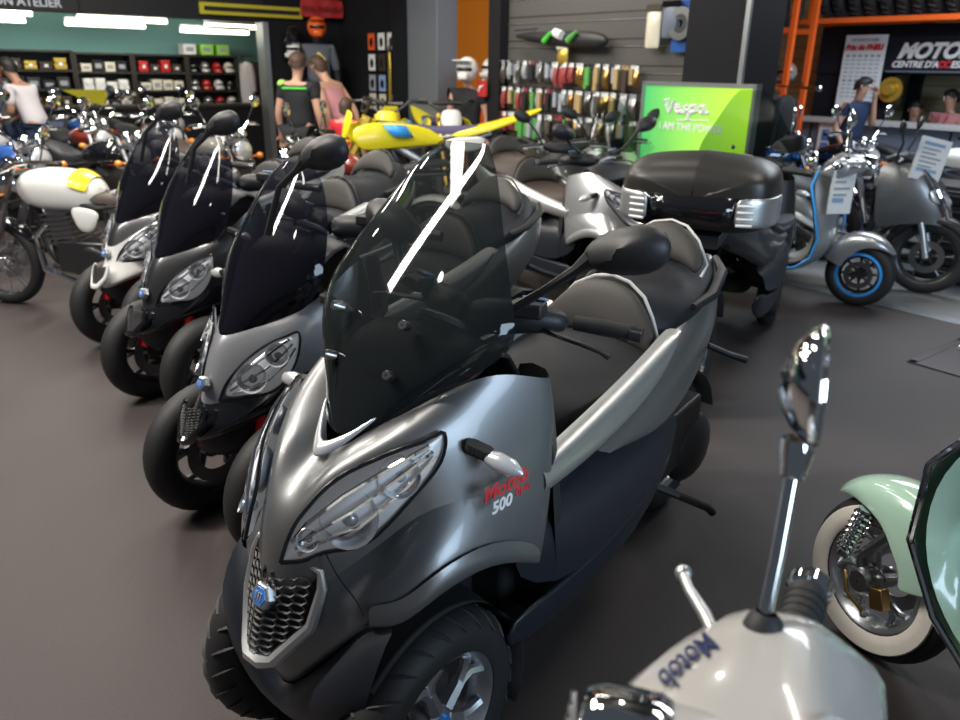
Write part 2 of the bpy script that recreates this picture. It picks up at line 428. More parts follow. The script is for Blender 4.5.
# shop sign on the reception header
t = sign_board('shop_sign', 'dark shop sign with slanted white capitals over the reception counter', 10.44, 10.52, 3.2, 5.14, 1.6, 2.02, 'header_navy')
on(wall_text('lettering', 'MOTOB', .235, 'letter_white', 10.43, 5.0, 1.85, 'v', shear=.35, bold=.012, align='LEFT'), t)
on(wall_text('lettering_small', 'CENTRE D\'A', .10, 'letter_white', 10.43, 5.05, 1.70, 'v', shear=.2, bold=.004, align='LEFT'), t)
on(wall_text('lettering_red', 'CC', .10, 'letter_red', 10.43, 4.50, 1.70, 'v', shear=.2, bold=.006, align='LEFT'), t)
on(wall_text('lettering_small', 'ESSOIRES', .10, 'letter_white', 10.43, 4.35, 1.70, 'v', shear=.2, bold=.004, align='LEFT'), t)
b = MB(); b.box((-.045, 0, .02), (.01, 1.9, .02)); b.build('edge_strip', 'counter_blue', t, smooth=False)
# price poster
t = sign_board('price_poster', 'tall white price poster with red heading on the dark pier', 10.42, 10.45, 5.16, 5.70, 1.14, 2.05, 'paper')
on(wall_text('lettering_red', 'Prix du PNEU', .085, 'letter_red', 10.405, 5.43, 1.90, 'v', shear=.2, bold=.006), t)
on(wall_text('lettering', 'MOTEURS BALAISES', .04, 'print_grey', 10.405, 5.43, 1.99, 'v', bold=.002), t)
b = MB()
for r in range(11):
    for k in range(6):
        if r in (0, 6): b.use('print_grey').box((-.018, .2 - k * .08, .66 - r * .05), (.004, .05, .03))
        else: b.use('print_blue' if k % 2 else 'print_grey').box((-.018, .2 - k * .08, .66 - r * .05), (.004, .055, .012))
b.build('price_table', None, t, smooth=False)

# reception counter
t = uvthing('reception_counter', 'long blue grey reception counter under the shop sign', 'counter', 10.0, 3.5, 0)
b = MB(); b.box((0, 0, .5), (.5, 6.4, 1.0)); b.build('body', 'counter_blue', t, smooth=False)
b = MB(); b.box((-.02, 0, 1.02), (.62, 6.5, .04)); b.build('worktop', 'counter_top', t, smooth=False)
for k in range(8): b = MB(); b.box((-.255, -3 + k * .85, .5), (.01, .02, .96)); b.build('panel_joint', 'header_navy', t, smooth=False)
t = uvthing('counter_poster', 'white and blue poster on the front of the reception counter', 'poster', 9.72, 5.3, .55)
b = MB(); b.box((0, 0, .22), (.015, .34, .44)); b.build('sheet', 'paper', t, smooth=False)
b = MB()
for i in (-1, 1):
    for j in (0, 1): b.box((-.01, i * .07, .14 + j * .16), (.008, .1, .13))
b.build('print', 'emblem_blue', t, smooth=False)

# ------------------------------------------------------------------ lamps one can see
def tube_lamp(u0, u1, v, z, label):
    t = uvthing('fluorescent_lamp', label, 'lamp', (u0 + u1) / 2, v, z, 'fluorescent lamps of the clothing room')
    b = MB(); b.box((0, 0, .055), (u1 - u0, .09, .05)); b.build('housing', 'white', t, smooth=False)
    b = MB(); b.tube([(-(u1 - u0) / 2, 0, 0), ((u1 - u0) / 2, 0, 0)], .03, 8); b.build('tube', 'tube_light', t)
tube_lamp(1.2, 2.2, 13.0, 2.17, 'glowing fluorescent tube cut by the left edge, upper of its pair')
tube_lamp(1.1, 2.1, 12.99, 2.08, 'glowing fluorescent tube cut by the left edge, lower of its pair')
tube_lamp(2.77, 4.01, 13.0, 2.15, 'glowing fluorescent tube in the middle pair, upper one')
tube_lamp(2.6, 3.68, 12.99, 2.07, 'glowing fluorescent tube in the middle pair, lower one')
tube_lamp(4.59, 5.5, 13.0, 2.125, 'glowing fluorescent tube nearest the dark corner, upper of its pair')
tube_lamp(4.2, 5.28, 12.99, 2.04, 'glowing fluorescent tube nearest the dark corner, lower of its pair')

# ------------------------------------------------------------------ light
def area(name, loc, target, sx, sy, power, col):
    l = bpy.data.lights.new(name, 'AREA'); l.shape = 'RECTANGLE'; l.size = sx; l.size_y = sy; l.energy = power; l.color = col
    o = bpy.data.objects.new(name, l); C.objects.link(o); o.location = loc
    o.rotation_euler = (Vector(target) - Vector(loc)).to_track_quat('-Z', 'Y').to_euler(); return o
w = bpy.data.worlds.new('hall_ambience'); bpy.context.scene.world = w; w.use_nodes = True
w.node_tree.nodes['Background'].inputs[0].default_value = (.55, .62, .75, 1); w.node_tree.nodes['Background'].inputs[1].default_value = .10
for i, (x, y) in enumerate(((-3.8, 2.0),)): area('roof_light_%d' % i, (x, y, 5.0), (x + 3.2, y + .3, .3), .32, 3.2, 340, (1., .94, .87))
area('daylight_right', (4.5, -3.0, 2.6), (0, 2.2, .6), 3.5, 2.4, 290, (.62, .80, 1.))
for i, (u, v, p) in enumerate([(0.3, 3.2, 40), (2.4, 4.2, 40), (.6, 6.5, 80), (2.6, 7.2, 80), (1.2, 9.0, 70), (3.4, 1.2, 25)]):
    x, y, z = W(u, v, 3.5); area('ceiling_lamp_%d' % i, (x, y, z), (x, y, 0), .25, 2.0, p, (1., .95, .86))
for i, (u, v) in enumerate([(-1.2, 2.0), (.4, 4.6), (1.9, 2.9), (-.6, 6.2), (1.6, 6.0), (3.2, 5.2), (.6, 8.2), (2.6, 8.6), (3.6, 3.4), (1.8, 10.2)]):
    l = bpy.data.lights.new('spot_bulb_%d' % i, 'POINT'); l.energy = 14; l.shadow_soft_size = .07; l.color = (1., .95, .85)
    o = bpy.data.objects.new('spot_bulb_%d' % i, l); C.objects.link(o); o.location = W(u, v, 3.35)
x, y, z = W(4.6, 6, 3.3); area('accessory_wall_lamp', (x, y, z), W(5.7, 5.8, 1.2), 2.0, .3, 45, (1., .93, .82))
x, y, z = W(8.2, 3.0, 3.4); area('workshop_lamp', (x, y, z), (x, y, 0), 2.5, 2.5, 170, (.85, .93, 1.))
x, y, z = W(2.5, 12.6, 2.25); area('clothing_room_lamp', (x, y, z), W(2.5, 13.6, 1.0), 4.0, .6, 60, (1., .95, .82))
sc = bpy.context.scene; sc.view_settings.view_transform = 'Standard'; sc.view_settings.look = 'None'; sc.view_settings.exposure = 0
sc.cycles.use_denoising = True; sc.cycles.max_bounces = 8; sc.cycles.transparent_max_bounces = 16
sc.cycles.sample_clamp_indirect = 4.0; sc.cycles.caustics_reflective = False; sc.cycles.caustics_refractive = False
# ------------------------------------------------------------------ wheels
def wheel_tyre(b, c, r, w, d=(0, 1, 0), n=40, rim=.66):
    """rounded tyre as a closed ring; groove pattern as geometry is left to wheel_tread"""
    k = []; ri = r * rim; h = r - ri
    for i in range(13):
        t = PI * i / 12; k.append((ri + h * (math.sin(t) ** .7), -math.cos(t) * w / 2 * (1.0 if i not in (0, 12) else .82)))
    k.append((ri - .004, w * .36)); k.append((ri - .004, -w * .36))
    b.lathe(k, c, d, n, closed=True)
def tread(b, c, r, w, n=26, d=1):
    """slanting raised blocks on a tyre whose axle runs along y"""
    for i in range(n):
        a = 2 * PI * i / n
        for s in (-1, 1):
            pts = []
            for j in range(4):
                t = j / 3; y = s * (.008 + t * w * .40); aa = a + t * .16 * d + (0 if s > 0 else PI / n)
                rr = r - (abs(y) / (w * .5)) ** 2.3 * r * .13 - .0025
                pts.append((c[0] + rr * math.cos(aa), c[1] + y, c[2] + rr * math.sin(aa)))
            b.tube(pts, [.006, .008, .007, .003], 4, flat=.4)
def rim_mesh(b, c, r, w, spokes=5, twin=True, hub=.035, d=1, sw=.016):
    """alloy rim with Y spokes, axle along y; d=+1 shows its face to +y"""
    y = lambda t: c[1] + d * t
    b.lathe([(r, -w / 2), (r + .008, -w / 2 + .006), (r - .012, -w * .3), (r - .02, 0), (r - .012, w * .3), (r + .008, w / 2 - .006), (r, w / 2), (r - .016, w / 2 - .01), (r - .032, 0), (r - .016, -w / 2 + .01)], c, (0, d, 0), 40, closed=True)
    b.lathe([(.003, w * .38), (hub * .7, w * .38), (hub, w * .30), (hub, -w * .3), (.003, -w * .3)], c, (0, d, 0), 20)
    for i in range(spokes):
        a = 2 * PI * i / spokes
        P = lambda rr, aa, t: (c[0] + rr * math.cos(aa), y(t), c[2] + rr * math.sin(aa))
        if twin:
            b.tube([P(hub * .8, a, w * .25), P(r * .55, a, w * .22)], [sw * 1.2, sw], 6)
            for s in (-1, 1): b.tube([P(r * .5, a, w * .22), P(r * .72, a + s * .13, w * .24), P(r - .02, a + s * .30, w * .3)], [sw * .9, sw * .75, sw * .8], 6)
        else: b.tube([P(hub * .8, a, w * .22), P(r * .6, a + .05, w * .22), P(r - .018, a + .1, w * .28)], [sw, sw * .8, sw], 6)
def brake(b, c, r, d=1):
    b.lathe([(r, 0), (r, .004), (r * .62, .004), (r * .62, 0)], c, (0, d, 0), 28, closed=True)

# ------------------------------------------------------------------ three-wheeled scooter
FAIR = [
 [(0.192,0.000,0.318),(0.195,0.070,0.394),(0.156,0.140,0.475),(0.121,0.200,0.559),(0.085,0.255,0.562),(0.034,0.295,0.625),(-0.116,0.320,0.643),(-0.274,0.325,0.551)],
 [(0.218,0.000,0.391),(0.190,0.070,0.457),(0.157,0.140,0.533),(0.128,0.195,0.592),(0.086,0.250,0.646),(0.023,0.285,0.685),(-0.121,0.315,0.701),(-0.291,0.325,0.631)],
 [(0.222,0.000,0.552),(0.165,0.085,0.600),(0.108,0.125,0.645),(0.043,0.160,0.685),(-0.003,0.200,0.738),(-0.047,0.240,0.768),(-0.139,0.280,0.765),(-0.306,0.320,0.718)],
 [(0.200,0.000,0.690),(0.193,0.050,0.690),(0.149,0.070,0.774),(0.102,0.110,0.841),(0.019,0.165,0.881),(-0.081,0.220,0.907),(-0.171,0.265,0.861),(-0.320,0.310,0.820)],
 [(0.150,0.000,0.775),(0.138,0.035,0.800),(0.092,0.065,0.858),(0.045,0.100,0.878),(-0.024,0.150,0.912),(-0.110,0.205,0.947),(-0.203,0.250,0.935),(-0.335,0.300,0.894)],
 [(0.026,0.000,0.841),(0.011,0.030,0.847),(-0.018,0.060,0.881),(-0.066,0.105,0.911),(-0.111,0.155,0.949),(-0.176,0.205,0.986),(-0.240,0.245,0.996),(-0.330,0.285,0.963)],
]
HL_LO = [(0.205,0.055,0.683),(0.172,0.080,0.681),(0.137,0.105,0.693),(0.073,0.155,0.705),(-0.003,0.195,0.777),(-0.063,0.226,0.852),(-0.081,0.220,0.907)]
HL_HI = [(0.205,0.055,0.683),(0.183,0.060,0.735),(0.155,0.072,0.778),(0.103,0.112,0.843),(0.022,0.168,0.883),(-0.043,0.205,0.899),(-0.081,0.220,0.907)]
WS_BASE = [(0.011,0.000,0.860),(-0.010,0.060,0.881),(-0.064,0.110,0.914),(-0.106,0.160,0.952),(-0.174,0.220,1.000),(-0.225,0.280,1.057)]
WS_UP = [((-.062,1.0),(-0.229,0.276,1.106)),((-.160,1.159),(-0.255,0.240,1.175)),((-.262,1.293),(-0.308,0.178,1.269)),((-.347,1.387),(-0.363,0.118,1.375)),((-.387,1.428),(-0.391,0.070,1.426))]

FAIR2 = [
 [(.256,0,.42),(.235,.06,.43),(.15,.125,.47),(.05,.17,.50),(-.05,.20,.52),(-.16,.235,.52)],
 [(.238,0,.47),(.215,.06,.475),(.13,.125,.51),(.04,.17,.545),(-.06,.21,.56),(-.18,.25,.58)],
 [(.20,0,.53),(.165,.055,.54),(.11,.105,.57),(.03,.16,.59),(-.07,.215,.62),(-.20,.265,.66)],
 [(.165,0,.63),(.145,.05,.64),(.07,.10,.70),(.0,.16,.745),(-.06,.22,.77),(-.22,.28,.80)],
 [(.125,0,.715),(.115,.03,.72),(.05,.085,.755),(-.02,.15,.785),(-.09,.22,.82),(-.24,.28,.90)],
 [(.10,0,.745),(.09,.03,.75),(.03,.09,.775),(-.04,.155,.80),(-.12,.22,.85),(-.25,.27,.97)],
]
HL2_LO = [(.16,.045,.545),(.125,.09,.555),(.08,.13,.56),(.03,.17,.575),(-.015,.20,.63),(-.035,.222,.70),(-.04,.225,.768)]
HL2_HI = [(.16,.045,.545),(.14,.06,.60),(.10,.085,.655),(.055,.115,.70),(.015,.155,.735),(-.015,.195,.757),(-.04,.225,.768)]
WS2_BASE = [(.10,0,.75),(.085,.04,.762),(.03,.09,.782),(-.03,.14,.80),(-.07,.19,.82),(-.10,.235,.86)]
WS2_UP = [((.02,.88),(-.15,.235,.95)),((-.07,1.03),(-.20,.21,1.06)),((-.15,1.155),(-.24,.165,1.16)),((-.21,1.24),(-.265,.12,1.23)),((-.235,1.275),(-.27,.06,1.27))]
mk('reflector_silver', (.9, .91, .93), .16, .55)
mk('liner_black', (.006, .006, .007), .7)
def lerp(a, b, t): return tuple(x + (y - x) * t for x, y in zip(a, b))
def screen_rows(up, base):
    rows = [list(base)]
    for (cx, cz), e in up:
        r = []
        for k in range(6):
            t = k / 5; s = math.sin(t * PI / 2) ; y = e[1] * s
            q = 1 - math.cos(t * PI / 2)
            r.append((cx + (e[0] - cx) * q, y, cz + (e[2] - cz) * q))
        rows.append(r)
    return rows
def lamp_rows(lo, hi, push, shrink=0., n=4):
    """surface between a lower and an upper edge, its middle pushed outward (or inward)"""
    rows = []; m = len(lo)
    ctr = [sum(p[i] for p in lo + hi) / (2 * m) for i in range(3)]
    for i in range(n + 1):
        t = i / n; r = []
        for k, (a, c) in enumerate(zip(lo, hi)):
            p = lerp(a, c, t); e = math.sin(PI * t) * math.sin(PI * (k + .15) / (m - .7))
            dr = Vector((.62, .62, .42)).normalized()
            p = tuple(Vector(p) + dr * (push * max(0, e)))
            r.append(lerp(p, ctr, shrink))
        rows.append(r)
    return rows

def make_mp3(label, loc, rz, body='grey_paint', lower='grey_paint', big=True, hood=None, scale=1., hero=False, strip='satin_silver', screen=None, seatm='seat_vinyl', name='three_wheeled_scooter', group='three-wheeled scooters in a row', drop=(), split=3):
    t = thing(name, label, 'scooter', (loc[0], loc[1], 0), rz, None if hero else group, scale=scale)
    hood = hood or body; ax = 0. if big else .07
    F_, LO_, HI_ = (FAIR, HL_LO, HL_HI) if big else (FAIR2, HL2_LO, HL2_HI)
    # front shell: hood rows in one colour, nose and arches in another
    b = MB(); rows = [list(r) for r in F_]
    for r in rows:
        q = r[-1]; r.append((q[0] - .02, q[1] + .002, q[2])); r.append((q[0] - .07, q[1] - .05, q[2] - .01))
    b.half(rows[split - 1:]); b.build('front_fairing', hood, t, sub=2)
    lower_rows = [[(p[0] - .03, p[1] - .0 if p[1] == 0 else p[1] - .02, p[2] - .012) for p in rows[0]]] + rows[:split]
    b = MB(); b.half(lower_rows); b.build('front_wing', lower, t, sub=2)
    # dark underside of the nose and wheel arches
    b = MB()
    if big:
        b.half([[(.185, 0, .318), (.19, .07, .392), (.15, .14, .473), (.115, .20, .556), (.08, .25, .565)], [(.215, 0, .30), (.225, .07, .36), (.21, .13, .42), (.18, .19, .48), (.12, .25, .545)], [(.20, 0, .25), (.215, .07, .28), (.217, .13, .33), (.21, .195, .39), (.168, .25, .45)], [(.12, 0, .21), (.15, .07, .22), (.18, .12, .25), (.195, .165, .31), (.18, .235, .38)], [(-.1, 0, .2), (-.1, .06, .2), (-.08, .1, .22), (-.06, .12, .25), (-.05, .14, .28)]])
    else:
        u0 = [(p[0] - .02, max(0, p[1] - .012), p[2] - .006) for p in F_[0][:5]]
        b.half([u0, [(p[0] - .005, p[1] * .9, p[2] - .05) for p in u0], [(p[0] - .07, p[1] * .6, p[2] - .10) for p in u0], [(-.1, p[1] * .5, .28) for p in u0]])
    b.build('lower_bumper', 'blue_black', t, sub=1)
    b = MB()
    for s in ((-1, 1) if big else ()):
        rws = []
        for rr in (.268, .278):
            rws.append([(-.02 + rr * math.cos(a), 0, .25 + rr * math.sin(a)) for a in [R(48 + 13 * k) for k in range(9)]])
        b.grid([[(p[0] + ax, s * .15, p[2]) for p in rws[0]], [(p[0] + ax, s * .255, p[2]) for p in rws[0]], [(p[0] + ax, s * .262, p[2] - .006) for p in rws[0]], [(p[0] + ax, s * .15, p[2]) for p in rws[1]]], flip=s < 0)
    if big: b.build('wheel_arch_liner', 'liner_black', t, sub=1)
    # black inside of the arch, closing the gap between lip, leg shield and belly
    if big:
        lip = [(p[0] - .012, p[1] - .012, p[2] - .004) for p in F_[0][3:8]]
        b = MB(); b.both([lip + [(-.345, .312, .46), (-.36, .305, .32)], [(p[0] - .03, p[1] - .10, p[2] + .03) for p in lip] + [(-.36, .2, .47), (-.37, .2, .32)], [(p[0] - .10, .10, max(.5, p[2] + .03)) for p in lip] + [(-.37, .1, .47), (-.38, .1, .32)]]); b.build('arch_inside', 'liner_black', t, sub=1)
        fl = [(p[0], p[1] + .002, p[2]) for p in F_[0][3:8]]
        b = MB(); b.both([[(p[0], p[1] - .012, p[2] - .006) for p in fl], [(p[0] + .003, p[1] + .007, p[2] - .003) for p in fl], [(p[0] + .003, p[1] + .010, p[2] + .024) for p in fl], [(p[0] - .002, p[1] - .002, p[2] + .05) for p in fl]]); b.build('arch_lip', lower, t, sub=2)
        b = MB()
        for s in (1, -1): b.tube(curve([(.137, s * .107, .690), (.14, s * .145, .655), (.132, s * .185, .615), (.128, s * .2, .585)]), .0016, 4)
        b.build('panel_seam', 'black_plastic', t)
    # grille with honeycomb, frame, badge
    ctrp = Vector((.216, 0, .572) if big else (.258, 0, .50)); nx = Vector((.96, 0, .28)).normalized(); up = Vector((-.28, 0, .96)); gs = 1. if big else .55
    def G(y, z, d=0.):
        z = z * (.82 if z < 0 else 1.); y *= gs; z *= gs
        return tuple(ctrp + up * z + Vector((0, y, 0)) + nx * (d - abs(y) * .46 - max(0, z) * .06))
    outl = [(-.02, .066), (.0, .055), (.02, .066), (.062, .085), (.088, .082), (.096, .06), (.088, -.02), (.03, -.125), (.012, -.132), (-.012, -.132), (-.03, -.125), (-.088, -.02), (-.096, .06), (-.088, .082), (-.062, .085)]
    b = MB(); o = len(b.v); b.v += [G(y, z, .0) for y, z in outl] + [G(0, -.02, .006)]
    for i in range(len(outl)): b.face((o + i, o + (i + 1) % len(outl), o + len(outl)))
    b.build('grille_back', 'black_plastic', t, smooth=False)
    b = MB()
    def inside(y, z):
        c = False; j = len(outl) - 1
        for i in range(len(outl)):
            (yi, zi), (yj, zj) = outl[i], outl[j]
            if (zi > z) != (zj > z) and y < (yj - yi) * (z - zi) / (zj - zi) + yi: c = not c
            j = i
        return c
    hx = .0165
    for i in range(-7, 8):
        for j in range(-10, 10):
            y = i * hx * 1.5; z = (j + (.5 if i % 2 else 0)) * hx * 1.1
            if inside(y * 1.05, z * 1.03 + .002):
                ring = [(y + hx * .95 * math.cos(PI / 3 * k), z + hx * .62 * math.sin(PI / 3 * k)) for k in range(6)]
                b.tube([G(a, c, .010) for a, c in ring] + [G(*ring[0], .010)], .0028, 4, cap=False)
    b.build('honeycomb_mesh', 'black_plastic', t)
    b = MB(); fr = [( .070, .098), (.098, .092), (.108, .06), (.102, -.025), (.042, -.14), (.018, -.150), (-.018, -.150), (-.042, -.14), (-.102, -.025), (-.108, .06), (-.098, .092), (-.070, .098)]
    b.tube([G(y, z, .004) for y, z in fr], [.004, .008, .011, .013, .016, .018, .018, .016, .013, .011, .008, .004], 8); b.build('grille_frame', strip if hero else lower, t)
    # headlamps: bowl, reflectors, clear cover
    for s in (1, -1):
        k = (lambda p: p) if s == 1 else mir
        hl = MB(); hl.grid([[k(p) for p in r] for r in lamp_rows(LO_, HI_, .014)]); ho = hl.build('headlight', 'lamp_bowl_glow', t, sub=2)
        b = MB(); rim = [k(p) for p in LO_ + HI_[::-1][1:]]; b.tube(curve([tuple(Vector(p) + Vector((.003, .003 * s, .002))) for p in rim]), .0045, 6, cap=False); b.build('bezel', 'black_gloss', ho)
        for cc, r in ((((.085, .125, .755), .058), ((.0, .178, .83), .042), ((.155, .085, .725), .022)) if big else (((.075, .12, .615), .05), ((.01, .175, .69), .04))):
            cc = tuple(Vector(cc) + Vector((.62, .62, .42)).normalized() * .022)
            b = MB(); b.lathe([(r, .012), (r * .95, .006), (r * .75, -.012), (r * .4, -.02), (.004, -.022)], k(cc), (.62, .5 * s, .38), 20); b.build('reflector', 'reflector_silver', ho)
            b = MB(); b.ball(k((cc[0] - .004, cc[1] - .004, cc[2] - .002)), r * .3); b.build('bulb', 'lens_grey', ho)
        b = MB()
        for f in (.25, .5, .75):
            b.tube([k(tuple(Vector(lerp(p, q, f)) + Vector((.016, .016, .012)) * math.sin(PI * i / 6) + Vector((.001, .001, .001)))) for i, (p, q) in enumerate(zip(LO_, HI_))][1:-1], .0045, 5)
        b.build('divider', 'chrome', ho)
        b = MB(); b.grid([[k(p) for p in r] for r in lamp_rows(LO_, HI_, .045)]); b.build('lens', 'lens', ho, sub=2)
    # V-shaped position lamp under the screen
    if big: b = MB(); b.half([[(.074, 0, .838), (.062, .02, .842), (.030, .045, .862), (-.002, .064, .890), (-.028, .080, .912)], [(.050, 0, .866), (.034, .022, .874), (.010, .045, .888), (-.016, .064, .906), (-.038, .080, .92)]]); b.build('position_lamp', 'lens_grey', t, solid=.01, sub=1)
    # screen
    if big: rows = screen_rows(WS_UP, WS_BASE)
    else: rows = screen_rows(WS2_UP, WS2_BASE)
    b = MB(); b.half(rows); so = b.build('windscreen', screen or ('screen_big' if big else 'screen_short'), t, sub=2)
    b = MB()
    if big:
        for y, z, x in ((.1, 1.098, -.098), (.09, 1.0, -.06)):
            for s in (-1, 1): b = MB(); b.lathe([(.002, .014), (.009, .014), (.011, .006), (.011, -.012)], (x, y * s, z), (.85, .3 * s, .4), 10); b.build('screen_bolt', 'steel', so)
        
        # dash and instrument pod seen through the screen
    b = MB(); b.grid([[(x, y, z + .02 * math.cos(y * 9)) for y in (-.2, -.1, 0, .1, .2)] for x, z in ((-.13, .93), (-.24, 1.02), (-.34, 1.02), (-.40, .90), (-.42, .62))]); b.build('dashboard', 'black_plastic', t, sub=1, solid=.02)
    b = MB(); b.lathe([(.055, 0), (.06, .01), (.05, .016), (.003, .012)], (-.31, 0, 1.035), (-.5, 0, .86), 20); b.build('instrument', 'lens_grey', t)
    # side of the leg shield, floor boards, tunnel
    b = MB(); b.both([[(-.34, .285, .945), (-.345, .305, .84), (-.335, .312, .74), (-.345, .318, .63), (-.36, .32, .52), (-.37, .318, .43)], [(-.40, .26, .96), (-.42, .27, .84), (-.44, .28, .74), (-.46, .29, .63), (-.47, .29, .52), (-.47, .29, .40)], [(-.43, .12, .95), (-.46, .12, .84), (-.48, .12, .74), (-.49, .12, .63), (-.5, .12, .52), (-.5, .12, .36)]]); b.build('leg_shield', 'black_plastic', t, sub=1)
    b = MB(); b.both([[(-.22, .30, .52), (-.36, .322, .43), (-.6, .315, .40), (-.93, .285, .46), (-1.08, .26, .48)], [(-.22, .31, .60), (-.36, .328, .55), (-.6, .31, .515), (-.93, .28, .545), (-1.12, .25, .56)], [(-.22, .29, .62), (-.36, .31, .64), (-.6, .29, .60), (-.93, .265, .58), (-1.14, .235, .58)], [(-.30, .24, .63), (-.4, .25, .65), (-.6, .2, .66), (-.93, .2, .64), (-1.14, .2, .60)]]); b.build('floorboard', 'blue_black', t, sub=1)
    b = MB(); b.both([[(-.2, .29, .30), (-.36, .30, .27), (-.7, .28, .26), (-1.05, .24, .30), (-1.15, .2, .42)], [(-.2, .31, .42), (-.36, .32, .42), (-.7, .305, .40), (-1.05, .27, .45), (-1.15, .25, .50)]]); b.build('belly_panel', 'blue_black', t, solid=.02, sub=1)
    b = MB(); b.half([[(-.36, 0, .80), (-.36, .1, .78), (-.38, .2, .60)], [(-.6, 0, .76), (-.6, .12, .73), (-.6, .21, .58)], [(-1.0, 0, .74), (-1.0, .14, .72), (-1.0, .22, .58)]]); b.build('tunnel', 'blue_black', t, sub=1)
    # light strip running up from the leg shield to the tail
    top = [(-.30, .312, .772), (-.36, .308, .772), (-.523, .292, .786), (-.792, .268, .818), (-1.0, .246, .852), (-1.09, .235, .872)]
    bot = [(-.30, .318, .704), (-.40, .314, .704), (-.551, .304, .706), (-.797, .288, .735), (-1.0, .262, .785), (-1.09, .238, .868)]
    b = MB(); b.both([[(p[0], p[1] - .04, p[2] + .004) for p in top], top, [lerp(p, q, .5)[:1] + (lerp(p, q, .5)[1] + .008,) + lerp(p, q, .5)[2:] for p, q in zip(top, bot)], bot, [(p[0], p[1] - .03, p[2] - .006) for p in bot]]); b.build('side_strip', strip, t, sub=2)
    # tail panel
    pt = [(-.551, .288, .708), (-.797, .270, .737), (-1.0, .250, .800), (-1.2, .222, .862), (-1.352, .195, .898), (-1.5, .16, .945), (-1.62, .10, .985)]
    pm = [(-.60, .306, .690), (-.822, .294, .690), (-1.0, .280, .712), (-1.2, .256, .760), (-1.38, .215, .800), (-1.54, .17, .85), (-1.66, .10, .90)]
    pb = [(-.62, .300, .675), (-.86, .290, .622), (-1.0, .280, .606), (-1.2, .262, .655), (-1.40, .214, .735), (-1.56, .16, .79), (-1.66, .09, .84)]
    b = MB(); b.both([[(p[0], p[1] - .06, p[2] + .008) for p in pt], pt, pm, pb, [(p[0], p[1] - .06, p[2] - .015) for p in pb]]); b.build('side_panel', body, t, sub=2)
    b = MB(); b.half([[(-1.58, 0, .985), (-1.585, .06, .98), (-1.61, .10, .96)], [(-1.67, 0, .93), (-1.67, .06, .925), (-1.66, .10, .90)], [(-1.66, 0, .84), (-1.66, .05, .84), (-1.64, .09, .83)]]); b.build('tail_lamp', 'red_paint', t, sub=1)
    b = MB()
    for s in (-1, 1): b.tube([(-1.25, s * .20, .90), (-1.35, s * .215, .92), (-1.52, s * .17, .955), (-1.62, s * .1, .975)], [.012, .018, .018, .012], 8)
    b.build('grab_rail', 'black_plastic', t)
    # saddle: rider part, back-rest step, passenger part
    def sec(x, zc, w, ze, crown=.6):
        return [(x, w * k, ze + (zc - ze) * (1 - abs(k) ** 2.6)) for k in (0, .3, .55, .78, .94, 1.0)] + [(x, w * .97, ze - .05)]
    b = MB(); b.half([sec(-.50, .74, .13, .68), sec(-.54, .80, .17, .73), sec(-.64, .815, .195, .755), sec(-.78, .805, .21, .775), sec(-.92, .80, .225, .79), sec(-1.02, .83, .225, .80), sec(-1.075, .90, .22, .82)]); so = b.build('rider_seat', seatm, t, sub=2)
    b = MB(); b.half([[(-1.02, 0, .83), (-1.02, .07, .825), (-1.02, .13, .815), (-1.02, .175, .80), (-1.02, .195, .79)], [(-1.045, 0, .90), (-1.045, .07, .895), (-1.042, .125, .88), (-1.035, .165, .85), (-1.03, .19, .82)], [(-1.085, 0, .985), (-1.08, .07, .975), (-1.07, .12, .945), (-1.055, .16, .895), (-1.04, .19, .845)]]); b.build('backrest_face', 'seat_back_vinyl', t, sub=2, solid=.03)
    pip = [(-.93, .165, .775), (-.99, .195, .81), (-1.045, .19, .85), (-1.062, .16, .90), (-1.077, .12, .952), (-1.09, .06, .985), (-1.094, 0, .995)]
    b = MB(); b.tube(pip + [mir(p) for p in pip[::-1][1:]], .0055, 6); b.build('piping', 'piping' if hero else 'black_plastic', t)
    b = MB(); b.half([sec(-1.06, .97, .15, .84), sec(-1.10, .995, .19, .86), sec(-1.22, .985, .205, .89), sec(-1.34, .985, .20, .91), sec(-1.42, 1.02, .18, .94), sec(-1.52, 1.05, .15, .95), sec(-1.585, 1.03, .10, .96)]); b.build('passenger_seat', seatm, t, sub=2)
    b = MB(); b.half([[(-1.385, 0, 1.0), (-1.385, .06, .995), (-1.38, .11, .985), (-1.37, .15, .96)], [(-1.41, 0, 1.06), (-1.41, .06, 1.055), (-1.40, .11, 1.03), (-1.385, .155, .985)], [(-1.45, 0, 1.108), (-1.445, .06, 1.095), (-1.43, .11, 1.06), (-1.40, .16, 1.0)]]); b.build('passenger_backrest', 'seat_back_vinyl', t, sub=2, solid=.03)
    pp = [(-1.36, .165, .965), (-1.40, .165, 1.0), (-1.43, .115, 1.066), (-1.45, .06, 1.104), (-1.457, 0, 1.116)]
    b = MB(); b.tube(pp + [mir(p) for p in pp[::-1][1:]], .005, 6); b.build('piping', 'piping' if hero else 'black_plastic', t)
    # handlebar
    b = MB(); b.tube([(-.40, 0, 1.03), (-.43, .1, 1.04), (-.47, .17, 1.04), (-.52, .22, 1.028)], [.05, .045, .035, .026], 10); b.tube([(-.40, 0, 1.03), (-.43, -.1, 1.04), (-.47, -.17, 1.04), (-.52, -.22, 1.028)], [.05, .045, .035, .026], 10)
    ho = b.build('handlebar', 'black_plastic', t, sub=1)
